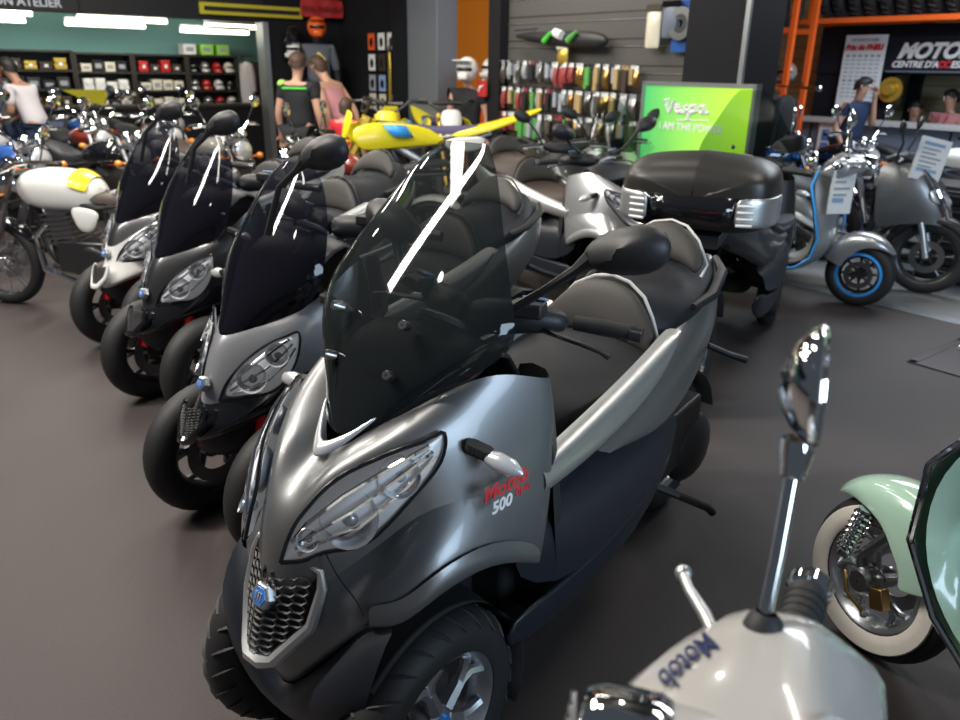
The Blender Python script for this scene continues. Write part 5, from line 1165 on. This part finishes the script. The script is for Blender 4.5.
def at_uv(u, v, z=0): return W(u, v, z)
FACE_CAM = lambda x, y: math.atan2(-y, -x)
p = make_person('person', 'man in black T-shirt with green yoke, seen from behind, arms down', at_uv(3.82, 8.15), R(75), shirt='cloth_black', legs='cloth_black', turn=R(20), h=.965)
b = MB(); b.grid([[(-.098, y, 1.40), (-.102, y, 1.375)] for y in (-.15, -.08, 0, .08, .15)]); b.build('shoulder_print', 'green', p, solid=.008)
b = MB(); b.ball((-.02, .185, 1.43), (.055, .055, .045), 12, 8); b.build('sleeve_patch', 'lime', p)
make_person('person', 'stooping person with bare shoulders in a dull pink top, beside the black T-shirt man', at_uv(4.45, 8.3), R(150), skin='skin', hair='hair_brown', shirt='cloth_pink', lean=.5, sleeveless=True, hair_len=.03, h=.97)
make_person('child', 'brown-haired child in a red top seen from behind, before the stooping person', at_uv(4.0, 7.45), R(80), shirt='cloth_red', legs='teal_cloth', hair='hair_brown', hair_len=.06, h=.72, cat='child')
make_person('person', 'dark-haired person in a pale mauve top leaning at the far left edge', at_uv(1.62, 10.25), R(170), skin='skin_tan', hair='hair_black', shirt='cloth_white', lean=.4, sleeve=.8, arms={'l': (( .1, .22, 1.14), (.33, .12, 1.05)), 'r': ((.1, -.22, 1.14), (.33, -.12, 1.05))}, h=.92)
make_person('person', 'dark-haired person behind the one in mauve at the far left edge', at_uv(1.35, 10.75), R(-20), skin='skin_tan', hair='hair_brown', shirt='cloth_grey', h=.9)
make_person('person', 'bearded man in navy T-shirt with one hand raised to his face by the counter', at_uv(9.25, 4.82), R(-70), skin='skin', hair='hair_black', shirt='cloth_navy', turn=R(30), arms={'l': ((.10, .24, 1.15), (.14, .12, 1.52)), 'r': ((-.02, -.25, 1.12), (.10, -.2, .92))}, h=.88, lean=.1)
make_person('person', 'seated dark-haired person with only the head above the reception counter', at_uv(10.9, 4.86, -.36), FACE_CAM(5.4, 9.8), skin='skin', hair='hair_black', shirt='cloth_black', h=.92)
pk = make_person('person', 'man in pink shirt with red lanyard behind the reception counter at the right edge', at_uv(10.85, 4.42, -.22), R(200), skin='skin', hair='hair_black', shirt='cloth_pink', turn=R(-10), h=.93)
b = MB(); b.tube([(.09, .07, 1.44), (.14, .04, 1.28), (.145, 0, 1.2), (.14, -.04, 1.28), (.09, -.07, 1.44)], .008, 6); b.build('lanyard', 'red_paint', pk)
ma = make_person('mannequin', 'black mannequin in orange helmet and dark jersey on a stand in the far corner', at_uv(5.1, 10.2, .42), R(-75), skin='cloth_black', shirt='cloth_grey', legs='cloth_black', helmet='orange_paint', sleeve=1.2, cat='mannequin', h=.97)
b = MB(); b.prism([(.135, -.09, 1.2), (.135, .09, 1.2), (.135, .09, 1.27), (.135, 0, 1.36), (.135, -.09, 1.27)], (1, 0, 0), .012); b.build('jersey_print', 'gold', ma)
b = MB(); b.box((0, 0, -.2), (.5, .5, .42)); b.build('plinth', 'header_dark', ma, smooth=False)
make_person('mannequin', 'mannequin in white and blue helmet and black vest before the orange niche', at_uv(5.5, 7.35), R(-110), skin='skin', shirt='cloth_black', legs='cloth_black', helmet='white_paint', sleeve=.5, cat='mannequin', h=.93)

# ------------------------------------------------------------------ merchandise
rg = random.Random(5)
def pack_protos():
    pr = []
    def mk_pack(cols, label, kind):
        t = thing('hanging_pack', label, 'package', (0, 0, 0), RU)
        b = MB()
        if kind == 0: b.box((0, 0, -.085), (.03, .062, .13)); b.use(cols[0])
        b = MB()
        if kind == 0: b.grid([[(x * (1 - abs(y) * 6), y, z) for y in (-.034, -.02, 0, .02, .034)] for x, z in ((-.004, -.03), (-.025, -.07), (-.03, -.12), (-.004, -.165))]); b.grid([[(.002, y, z) for y in (-.034, .034)] for z in (-.03, -.165)])
        elif kind == 1: b.box((-.012, 0, -.10), (.03, .055, .14))
        else: b.lathe([(.003, -.04), (.03, -.03), (.034, 0), (.03, .03), (.003, .04)], (-.015, 0, -.10), (0, 0, 1), 10)
        b.build('pouch', cols[0], t, smooth=kind != 1, bevel=.004 if kind == 1 else 0)
        b = MB(); b.box((-.006, 0, -.022), (.004, .062, .036)); b.build('header_card', cols[1], t, smooth=False)
        b = MB(); b.tube([(.06, 0, -.012), (-.03, 0, -.012), (-.04, 0, -.004)], .003, 4); b.build('hook', 'steel', t)
        return t
    for cols, lab, kd in ((('print_grey', 'paper'), 'pale', 0), (('pack_red', 'paper'), 'red', 0), (('steel', 'print_grey'), 'clear', 0), (('black_plastic', 'pack_red'), 'black', 1), (('pack_amber', 'paper'), 'cream', 1), (('brass', 'paper'), 'amber', 0), (('print_grey', 'black_plastic'), 'grey', 1), (('pack_green', 'black_plastic'), 'green', 1), (('steel', 'letter_white'), 'silver', 1), (('brown_vinyl', 'pack_amber'), 'brown', 1)):
        pr.append((mk_pack(cols, lab, kd), lab))
    return pr
PR = pack_protos(); used = set()
rows_ = [('top', 1.645, 1.60, 6.90, 4.98, 34, [2, 6, 2, 0, 6, 2, 6, 1, 1, 5, 7, 4, 5, 9, 9, 4]), ('second', 1.375, 1.36, 6.88, 4.98, 34, [1, 0, 1, 3, 0, 1, 3, 6, 0, 4, 2, 8, 5, 4, 0, 2]),
         ('third', 1.12, 1.12, 6.90, 5.0, 27, [3, 1, 7, 7, 3, 0, 1, 3, 9, 5, 2, 8, 5, 2, 6, 8]), ('bottom', .87, .87, 6.85, 5.1, 24, [0, 6, 3, 7, 0, 4, 3, 7, 1, 5, 9, 0])]
for rn, z, z2, v0, v1, n, pat in rows_:
    seen = {}
    for k in range(n):
        i = pat[(k * len(pat)) // n] if rg.random() < .8 else rg.randrange(len(PR)); src, lab = PR[i]
        v = v0 + (v1 - v0) * k / (n - 1) + rg.uniform(-.012, .012)
        if i not in used: o = src; used.add(i)
        else: o = copy_tree(src)
        o.location = W(5.64 - .03 * (k % 2), v, z + (z2 - z) * k / n + .02); o.scale = (1.15, rg.uniform(.65, .95), rg.uniform(.9, 1.5)) if rn != 'third' else (1.3, rg.uniform(.8, 1.2), rg.uniform(1.1, 1.6))
        o['label'] = '%s accessory pack hanging in the %s row of the slatted wall' % (lab, rn); o['group'] = '%s packs of the %s row on the slatted wall' % (lab, rn)
for i, (src, lab) in enumerate(PR):
    if i not in used:
        for c in list(src.children): bpy.data.objects.remove(c)
        bpy.data.objects.remove(src)

def parts_thing(name, label, cat, u, v, z, parts, group=None, rz=None):
    t = thing(name, label, cat, W(u, v, z), RU if rz is None else rz, group)
    for nm, m, fn, kw in parts:
        b = MB(); fn(b); b.build(nm, m, t, **kw)
    return t
# things higher on the slatted wall
parts_thing('bodywork_kit', 'long black and green bodywork kit fixed high on the slatted wall', 'bodywork kit', 5.62, 6.0, 1.86, [
    ('body', 'black_plastic', lambda b: b.loft([[(-.02 - w * math.cos(a) * .5, y, w * .62 * math.sin(a) + dz) for a in [2 * PI * k / 10 for k in range(10)]] for y, w, dz in ((.68, .03, .03), (.45, .07, .03), (.2, .10, 0), (-.1, .13, -.01), (-.4, .14, -.02), (-.58, .12, -.03), (-.66, .04, -.03))]), dict(sub=1)),
    ('green_flash', 'green', lambda b: b.tube([(-.09, .14, -.03), (-.10, .03, .05)], [.03, .02], 8), {}),
    ('lime_flash', 'pack_green', lambda b: b.tube([(-.09, -.2, -.03), (-.10, -.32, .05)], [.035, .02], 8), {}),
    ('white_flash', 'letter_white', lambda b: b.tube([(-.08, .0, .05), (-.10, -.12, .02)], [.04, .045], 8), {}),
    ('strut', 'steel', lambda b: b.tube([(-.03, .66, .08), (-.05, .3, .09)], .012, 6), {})])
def big_pack(label, v, z, w, h, a, c): parts_thing('large_pack', label, 'package', 5.62, v, z, [('pouch', a, lambda b: b.grid([[(-.01 - .04 * math.cos(y * PI) * math.cos((q - .5) * PI), y * w, (q - .5) * h) for y in (-.5, -.25, 0, .25, .5)] for q in (0, .25, .5, .75, 1)]), dict(sub=1, solid=.01)), ('header_card', c, lambda b: b.box((-.02, 0, h * .42), (.012, w * .95, h * .16)), dict(smooth=False))])
big_pack('tan clear pouch hanging at the top right of the slatted wall', 4.83, 1.93, .17, .36, 'cream_paint', 'brown_vinyl')
big_pack('blue and black pouch hanging beside the tan one on the slatted wall', 4.64, 1.98, .20, .30, 'counter_blue', 'black_gloss')
big_pack('amber and white pouch hanging alone under the bodywork kit', 5.95, 1.70, .16, .18, 'gold', 'paper')
parts_thing('chain_ring_pack', 'round silver brake disc on a blue card at the top right of the slatted wall', 'package', 5.62, 4.53, 1.93, [('card', 'blue_paint', lambda b: b.box((.02, 0, 0), (.01, .22, .40)), dict(smooth=False)), ('disc', 'steel', lambda b: b.lathe([(.13, -.01), (.13, .01), (.075, .01), (.075, -.01)], (-.02, 0, .02), (1, 0, 0), 28, closed=True), {}), ('carrier', 'dark_steel', lambda b: b.lathe([(.075, -.005), (.075, .008), (.03, .012), (.03, -.005)], (-.02, 0, .02), (1, 0, 0), 20, closed=True), {})])
# lower baskets under the packs
for k, (v, m, l) in enumerate(((6.55, 'black_plastic', 'black wire basket of parts at the foot of the slatted wall, left one'), (5.75, 'dark_steel', 'dark wire basket of parts at the foot of the slatted wall, middle one'), (5.0, 'black_plastic', 'black wire basket of parts at the foot of the slatted wall, right one'))):
    parts_thing('wire_basket', l, 'basket', 5.55, v, .42, [('basket', m, lambda b: [b.tube([(-.12, -.3, z), (.12, -.3, z), (.12, .3, z), (-.12, .3, z), (-.12, -.3, z)], .006, 5) for z in (0, .07, .14)] + [b.tube([(-.12, y, 0), (-.12, y, .14)], .004, 4) for y in (-.2, -.1, 0, .1, .2)], {}), ('contents', 'print_grey', lambda b: [b.box((0, y, .06), (.16, .12, .12), (0, 0, y * 2)) for y in (-.2, -.05, .1, .22)], dict(smooth=False))])

# posters in the corner
pc = ['orange_paint', 'paper', 'print_grey', 'cream_paint', 'white', 'brown_vinyl', 'print_blue', 'cream_paint', 'paper', 'print_grey', 'cream_paint', 'white', 'print_grey', 'paper']
n = 0
for ci, v in enumerate((9.78, 9.52, 9.28, 9.04)):
    for ri, z in enumerate((1.88, 1.62, 1.36, 1.12)):
        if ci == 2 and ri in (1, 2): continue
        m = pc[n % len(pc)]; n += 1
        lab = '%s framed picture in the %s row of the corner wall, column %s' % ({'orange_paint': 'orange', 'print_grey': 'grey', 'cream_paint': 'cream', 'brown_vinyl': 'brown', 'print_blue': 'blue', 'paper': 'pale', 'white': 'white'}[m], ('top', 'second', 'third', 'bottom')[ri], ('nearest the mannequin', 'second from the mannequin', 'second from the pillar', 'nearest the pillar')[ci])
        t = uvthing('framed_picture', lab, 'picture', 5.69, v, z, 'framed pictures of the corner wall')
        b = MB(); b.box((.01, 0, 0), (.02, .19, .23)); b.build('frame', 'black_plastic', t, smooth=False)
        b = MB(); b.box((-.003, 0, 0), (.006, .165, .205)); b.build('print', m, t, smooth=False)
        b = MB(); b.ball((-.006, 0, -.01), (.003, .05, .06), 10, 6); b.build('motif', 'dark_steel', t)
parts_thing('wooden_board', 'tall narrow brown board leaning among the framed pictures', 'board', 5.66, 9.28, .95, [('blade', 'gold', lambda b: b.box((0, 0, .35), (.02, .06, .9)), dict(bevel=.01)), ('tip', 'brown_vinyl', lambda b: b.ball((0, 0, .82), (.012, .035, .06), 10, 6), {})])

# helmets
def make_helmet(label, loc, rz, m, group=None, s=1.):
    t = thing('helmet', label, 'helmet', loc, rz, group, scale=s)
    b = MB(); b.ball((0, 0, .12), (.14, .118, .13), 16, 10); b.build('shell', m, t)
    b = MB(); b.ball((.03, 0, .125), (.12, .112, .05), 14, 8); b.build('visor', 'black_gloss', t)
    b = MB(); b.tube([(.09, -.09, .04), (.135, -.04, .035), (.135, .04, .035), (.09, .09, .04)], .035, 8); b.build('chin_bar', m, t)
    return t
hm = [('black', 'black_gloss'), ('white', 'white_paint'), ('red', 'red_paint'), ('grey', 'silver_paint')]
# shelving in the room behind the far left opening
def shelf_unit(label, u0, u1, z1, n):
    t = uvthing('shelf_unit', label, 'shelf unit', (u0 + u1) / 2, 13.72, 0); w = u1 - u0
    b = MB()
    for s in (-1, 1): b.box((s * w / 2, 0, z1 / 2), (.03, .4, z1)); 
    b.box((0, .19, z1 / 2), (w, .02, z1)); b.build('carcass', 'shelf_dark', t, smooth=False)
    for k in range(n): b = MB(); b.box((0, 0, z1 - k * .27 - .02), (w, .4, .025)); b.build('shelf', 'shelf_dark', t, smooth=False)
    return t
shelf_unit('dark shelf unit with dark goods at the left end of the clothing room', 1.4, 2.72, 1.72, 4)
shelf_unit('dark shelf unit with pale folded goods in the clothing room', 2.76, 3.56, 1.70, 4)
shelf_unit('dark shelf unit with cream boxes in the clothing room', 3.60, 4.40, 1.70, 4)
shelf_unit('dark shelf unit with helmets and red goods in the clothing room', 4.44, 5.25, 1.70, 4)
def stock(name, cat, label, u, v, z, w, h, m, group):
    t = uvthing(name, label, cat, u, v, z, group)
    if name == 'folded_garment':
        b = MB()
        for k in range(2): b.box((0, 0, h * (.25 + .5 * k)), (w * (1 - .06 * k), .28, h * .48))
        b.build('cloth', m, t, bevel=.012)
        b = MB(); b.box((0, -.145, h * .5), (w * .3, .006, h * .3)); b.build('tag', 'paper', t, smooth=False)
    else:
        b = MB(); b.box((0, 0, h / 2), (w, .3, h)); b.build('box', m, t, bevel=.006)
        b = MB(); b.box((0, -.152, h * .5), (w * .6, .004, h * .4)); b.build('print', 'print_grey', t, smooth=False)
cols = {0: [('brown_vinyl', 'brown'), ('cloth_black', 'black'), ('gold', 'amber'), ('dark_paint', 'dark')], 1: [('cream_paint', 'cream'), ('white', 'white'), ('cloth_black', 'black'), ('white', 'white')], 2: [('red_paint', 'red'), ('brown_vinyl', 'brown'), ('cream_paint', 'cream'), ('cream_paint', 'cream')]}
places = ['first', 'second', 'third', 'fourth', 'fifth', 'sixth']
for un, (u0, u1) in enumerate(((1.46, 2.66), (2.82, 3.5), (3.66, 4.34))):
    for lv in range(3):
        nn = 6 if un == 0 else 4
        for k in range(nn):
            m, cn = cols[un][(k * 2 + lv) % 4] if un < 2 else cols[2][min(3, lv * 2 + (k % 2))]
            w = (u1 - u0) / nn; nm = 'folded_garment' if (un + lv) % 2 == 0 else 'stock_box'
            stock(nm, 'garment' if nm == 'folded_garment' else 'box', '%s %s on the %s shelf of the %s unit, %s from the left' % (cn, nm.replace('_', ' '), ('upper', 'middle', 'lower')[lv], ('left', 'second', 'third')[un], places[k]), u0 + w * (k + .5), 13.68, (1.70 if un else 1.72) - .27 * (lv + 1) - .005, w * .86, .11 + .07 * rg.random(), m, 'goods in the clothing room shelves')
for lv in range(3):
    for k in range(4):
        c, m = hm[(k * 3 + lv * 2 + (lv == 1)) % 4]
        x, y, z = W(4.55 + k * .2, 13.66, 1.70 - .27 * (lv + 1) - .005); make_helmet('%s helmet on the %s shelf of the helmet unit, %s from the left' % (c, ('upper', 'middle', 'lower')[lv], places[k]), (x, y, z), RU - PI / 2, m, 'helmets of the clothing room', .68)
for k, (u, m, l) in enumerate(((4.5, 'letter_white', 'white'), (4.78, 'lime', 'lime'), (5.05, 'lime', 'second lime'))):
    stock('stock_box', 'box', '%s box standing on top of the helmet unit' % l, u, 13.7, 1.70, .2, .16, m, None)
# clothes rail with jackets
t = uvthing('clothes_rail', 'dark clothes rail at the right end of the clothing room', 'clothes rail', 5.75, 13.4, 0)
b = MB(); b.tube([(-.45, 0, 0), (-.45, 0, 1.7), (.45, 0, 1.7), (.45, 0, 0)], .02, 8); b.build('frame', 'dark_steel', t)
b = MB()
for s in (-1, 1): b.tube([(s * .45, -.25, .02), (s * .45, .25, .02)], .02, 8)
b.build('foot', 'dark_steel', t)
def make_garment(name, label, loc, rz, m, h=.75, w=.42, group=None, trim=None):
    """a jacket on a hanger; its shoulders run along local y"""
    t = thing(name, label, 'garment', loc, rz, group)
    rows = []
    for z, ww, d in ((0, .10, .03), (-.03, .30, .06), (-.10, .44, .09), (-.3, .42, .11), (-.55, .40, .12), (-.8, .44, .12), (-1.0, .46, .10)):
        rows.append([(d * math.cos(2 * PI * k / 14) * (1 + .15 * math.sin(k * 2.1)), ww * w / .84 * math.sin(2 * PI * k / 14), z * h) for k in range(14)])
    b = MB(); b.grid(rows, close_v=True); b.build('cloth', m, t, sub=1)
    for s in (1, -1): b = MB(); b.tube([(0, s * w * .45, -.06 * h), (.01, s * w * .6, -.35 * h), (.02, s * w * .58, -.72 * h)], [.05, .055, .045], 8); b.build('sleeve', trim or m, t)
    b = MB(); b.tube([(0, 0, 0), (0, 0, .05), (0, .03, .07), (0, 0, .09)], .006, 5); b.build('hanger', 'steel', t)
    return t
gl = [('white', 'cloth_white'), ('black', 'cloth_black'), ('black', 'cloth_black'), ('grey', 'cloth_grey'), ('black', 'cloth_black'), ('white', 'white'), ('cream', 'cream_paint'), ('grey', 'cloth_grey')]
for k, (c, m) in enumerate(gl):
    x, y, z = W(5.36 + k * .11, 13.4, 1.61); make_garment('jacket', '%s jacket on the rail of the clothing room, %s from the left' % (c, ['first', 'second', 'third', 'fourth', 'fifth', 'sixth', 'seventh', 'last'][k]), (x, y, z), RU + .1, m, .66, .30, 'jackets on the clothing room rail')
# corner: two helmets on wall pegs
for k, (m, l, z) in enumerate((('black_gloss', 'black helmet on the dark wall left of the orange-helmeted mannequin', 1.84), ('white_paint', 'white helmet under the black one on the dark wall by the corner mannequin', 1.66))):
    x, y, _ = W(4.9, 10.5); make_helmet(l, (x, y, z), R(-100), m, None, .9)
    tag(slab('wall_bracket', 4.8, 5.0, 10.42, 10.66, z - .02, z, 'dark_steel', None), 'small dark bracket under the %s helmet on the dark wall' % ('black', 'white')[k], 'bracket')
# counter that runs below the opening, with a yellow sign board
t = uvthing('display_counter', 'long dark counter in front of the clothing room shelves', 'counter', 3.2, 12.6, 0)
b = MB(); b.box((0, 0, .47), (4.6, .5, .94)); b.build('body', 'header_dark', t, smooth=False)
b = MB(); b.box((0, 0, .96), (4.7, .58, .04)); b.build('worktop', 'shelf_dark', t, smooth=False)
t = uvthing('yellow_flag', 'yellow pennant board over the dark counter at the left', 'sign', 2.6, 12.4, .98)
b = MB(); b.prism([(-.30, 0, .22), (.30, 0, .22), (.24, 0, -.02 + .02), (0, 0, .06)], (0, 1, 0), .02); b.build('board', 'yellow', t, smooth=False)
b = MB(); b.box((.1, .03, .05), (.04, .03, .10)); b.build('foot', 'dark_steel', t, smooth=False)

# niche: display rack with red and white gear
t = uvthing('display_rack', 'white wire display rack before the orange niche', 'rack', 6.1, 7.45, 0)
b = MB()
for s in (-1, 1): b.tube([(0, s * .38, 0), (0, s * .38, 1.45)], .018, 6); b.tube([(-.2, s * .38, .01), (.2, s * .38, .01)], .018, 6)
for z in (.9, 1.2, 1.45): b.tube([(0, -.38, z), (0, .38, z)], .014, 6)
b.build('frame', 'white', t)
for k, (m, l) in enumerate((('orange_paint', 'orange jersey hanging in the orange niche, left one'), ('red_paint', 'red jersey hanging in the orange niche, middle one'), ('orange_paint', 'orange jersey hanging in the orange niche, right one'))):
    x, y, _ = W(6.08, 7.65 - k * .2); make_garment('jersey', l, (x, y, 1.14), RU, m, .5, .36, None, 'cloth_black')
for k, (m, l, v, z) in enumerate((('white_paint', 'white helmet on top of the niche rack, left one', 7.68, 1.47), ('red_paint', 'red helmet on top of the niche rack, middle one', 7.44, 1.47), ('white_paint', 'white helmet on top of the niche rack, right one', 7.2, 1.47))):
    x, y, _ = W(6.1, v); make_helmet(l, (x, y, z), RU + PI, m, None, .9)
parts_thing('red_emblem_sign', 'small red square sign at the edge of the orange niche', 'sign', 5.6, 7.14, 1.36, [('board', 'sign_red', lambda b: b.box((-.06, 0, 0), (.02, .16, .17)), dict(bevel=.004)), ('emblem', 'letter_white', lambda b: b.tube([(-.075, .04, -.03), (-.075, .01, .02), (-.075, -.04, .03)], [.012, .016, .006], 6), {})])

# ------------------------------------------------------------------ workshop side
t = uvthing('tyre_rack', 'orange steel tyre rack above the reception header', 'rack', 10.2, 4.4, 2.18)
b = MB(); b.box((.15, -.2, .02), (.06, 4.2, .06)); b.box((-.25, -.2, .02), (.06, 4.2, .06)); b.build('beam', 'orange_paint', t, smooth=False)
b = MB()
for y in (1.55, -.85): b.box((.15, y, .45), (.07, .07, .95)); b.box((-.25, y, .45), (.07, .07, .95)); b.box((-.05, y, .02), (.4, .05, .05))
b.build('upright', 'orange_paint', t, smooth=False)
def make_tyre(label, u, v, z, r=.31, w=.16, rz=0., group=None):
    t = thing('tyre', label, 'tyre', W(u, v, z), RU + rz, group)
    b = MB(); wheel_tyre(b, (0, 0, 0), r, w, (0, 1, 0), 28, .62); b.build('carcass', 'tyre_rubber', t)
    b = MB(); b.tube([((r + .001) * math.cos(2 * PI * k / 48), w * .26 * (1 if k % 2 else -1), (r + .001) * math.sin(2 * PI * k / 48)) for k in range(49)], .010, 4)
    b.build('tread', 'rubber', t)
    return t
for k in range(11): make_tyre('black tyre on the orange rack over the reception, %s from the left' % ['first', 'second', 'third', 'fourth', 'fifth', 'sixth', 'seventh', 'eighth', 'ninth', 'tenth', 'last'][k], 10.15, 5.8 - k * .19, 2.52, .29, .17, rg.uniform(-.08, .08), 'tyres on the rack over the reception')
t = uvthing('tyre_rack', 'orange steel rack with tyres beside the dark column', 'rack', 9.3, 6.15, 0)
b = MB()
for y in (-.5, .5):
    for x in (-.22, .22): b.box((x, y, 1.3), (.06, .06, 2.6))
b.build('upright', 'orange_paint', t, smooth=False)
b = MB()
for z in (1.42, 2.06, 2.5):
    for x in (-.22, .22): b.box((x, 0, z), (.05, 1.0, .06))
b.build('beam', 'orange_paint', t, smooth=False)
b = MB(); b.box((0, 0, 1.46), (.44, 1.0, .02)); b.build('shelf_board', 'dark_steel', t, smooth=False)
for k in range(4): make_tyre('black tyre on the orange rack beside the dark column, %s from the left' % places[k], 9.3, 6.47 - k * .2, 2.33, .25, .15, rg.uniform(-.1, .1), 'tyres on the rack beside the column')
for k in range(4):
    c, m = [('black', 'black_gloss'), ('white', 'white_paint'), ('black', 'black_gloss'), ('silver', 'silver_paint')][k]
    x, y, z = W(9.25, 6.47 - k * .24, 1.47); make_helmet('%s helmet on the shelf of the orange rack, %s from the left' % (c, places[k]), (x, y, z), RU + PI, m, None, .95)
# clothes rail beside the column
t = uvthing('garment_rail', 'brass garment rail beside the dark column', 'clothes rail', 7.5, 4.62, 0)
b = MB(); b.tube([(0, .3, 0), (0, .3, 1.46), (0, -.32, 1.44)], .016, 8); b.tube([(-.25, .3, .015), (.25, .3, .015)], .018, 8); b.build('pole', 'brass', t)
b = MB(); b.ball((0, -.33, 1.44), .03, 10, 8); b.build('finial', 'chrome', t)
for k, (v, m, l, tr) in enumerate(((4.95, 'cloth_red', 'red jacket hanging beside the dark column', 'cloth_red'), (4.87, 'cloth_white', 'white jacket between the red and black ones beside the dark column', None), (4.77, 'cloth_black', 'black jacket hanging on the brass rail, left one', None), (4.63, 'cloth_black', 'black jacket hanging on the brass rail, right one', None))):
    x, y, _ = W(7.5, v); make_garment('jacket', l, (x, y, 1.37), RU + PI / 2 + .1, m, .95, .36, None, tr)
t = uvthing('storage_crate', 'bright blue plastic crate behind the silver scooter', 'crate', 7.0, 4.35, .0)
b = MB()
for s in (-1, 1): b.box((0, s * .24, .42), (.36, .02, .84)); b.box((s * .18, 0, .42), (.02, .48, .84))
b.box((0, 0, .02), (.36, .48, .03)); b.build('body', 'crate_blue', t, smooth=False, bevel=.005)
b = MB(); b.tube([(-.2, -.26, .84), (.2, -.26, .84), (.2, .26, .84), (-.2, .26, .84), (-.2, -.26, .84)], .02, 6); b.build('rim', 'crate_blue', t)
x, y, _ = W(6.8, 4.45); sheet('price_sheet', 'small white price sheet fixed to the blue crate', (x, y, .74), (0, 0, RU), .17, .26, 4)
# stacked dark drawers right of the dark scooter
t = uvthing('drawer_cabinet', 'stack of dark flat drawers with white labels at the right edge', 'cabinet', 6.95, 2.5, 0)
b = MB(); b.box((.03, 0, .38), (.5, .9, .76)); b.build('carcass', 'black_plastic', t, smooth=False)
for k in range(6):
    b = MB(); b.box((-.235, 0, .08 + k * .12), (.03, .86, .10)); d = b.build('drawer', 'dark_paint', t, bevel=.006)
    b = MB(); b.box((-.253, .3, .08 + k * .12), (.006, .16, .05)); b.build('label_strip', 'paper', d, smooth=False)
    b = MB(); b.tube([(-.25, -.1, .10 + k * .12), (-.275, -.08, .10 + k * .12), (-.275, .08, .10 + k * .12), (-.25, .1, .10 + k * .12)], .006, 5); b.build('handle', 'steel', d)
parts_thing('straw_hat', 'round straw-coloured hat on the wall behind the counter', 'hat', 10.5, 5.02, 1.4, [('crown', 'gold', lambda b: b.lathe([(.003, -.09), (.06, -.085), (.075, -.02), (.08, 0)], (-.06, 0, 0), (1, 0, 0), 20), {}), ('brim', 'gold', lambda b: b.lathe([(.075, 0), (.15, .01), (.155, .02)], (-.06, 0, 0), (1, 0, 0), 24), dict(solid=.006))])
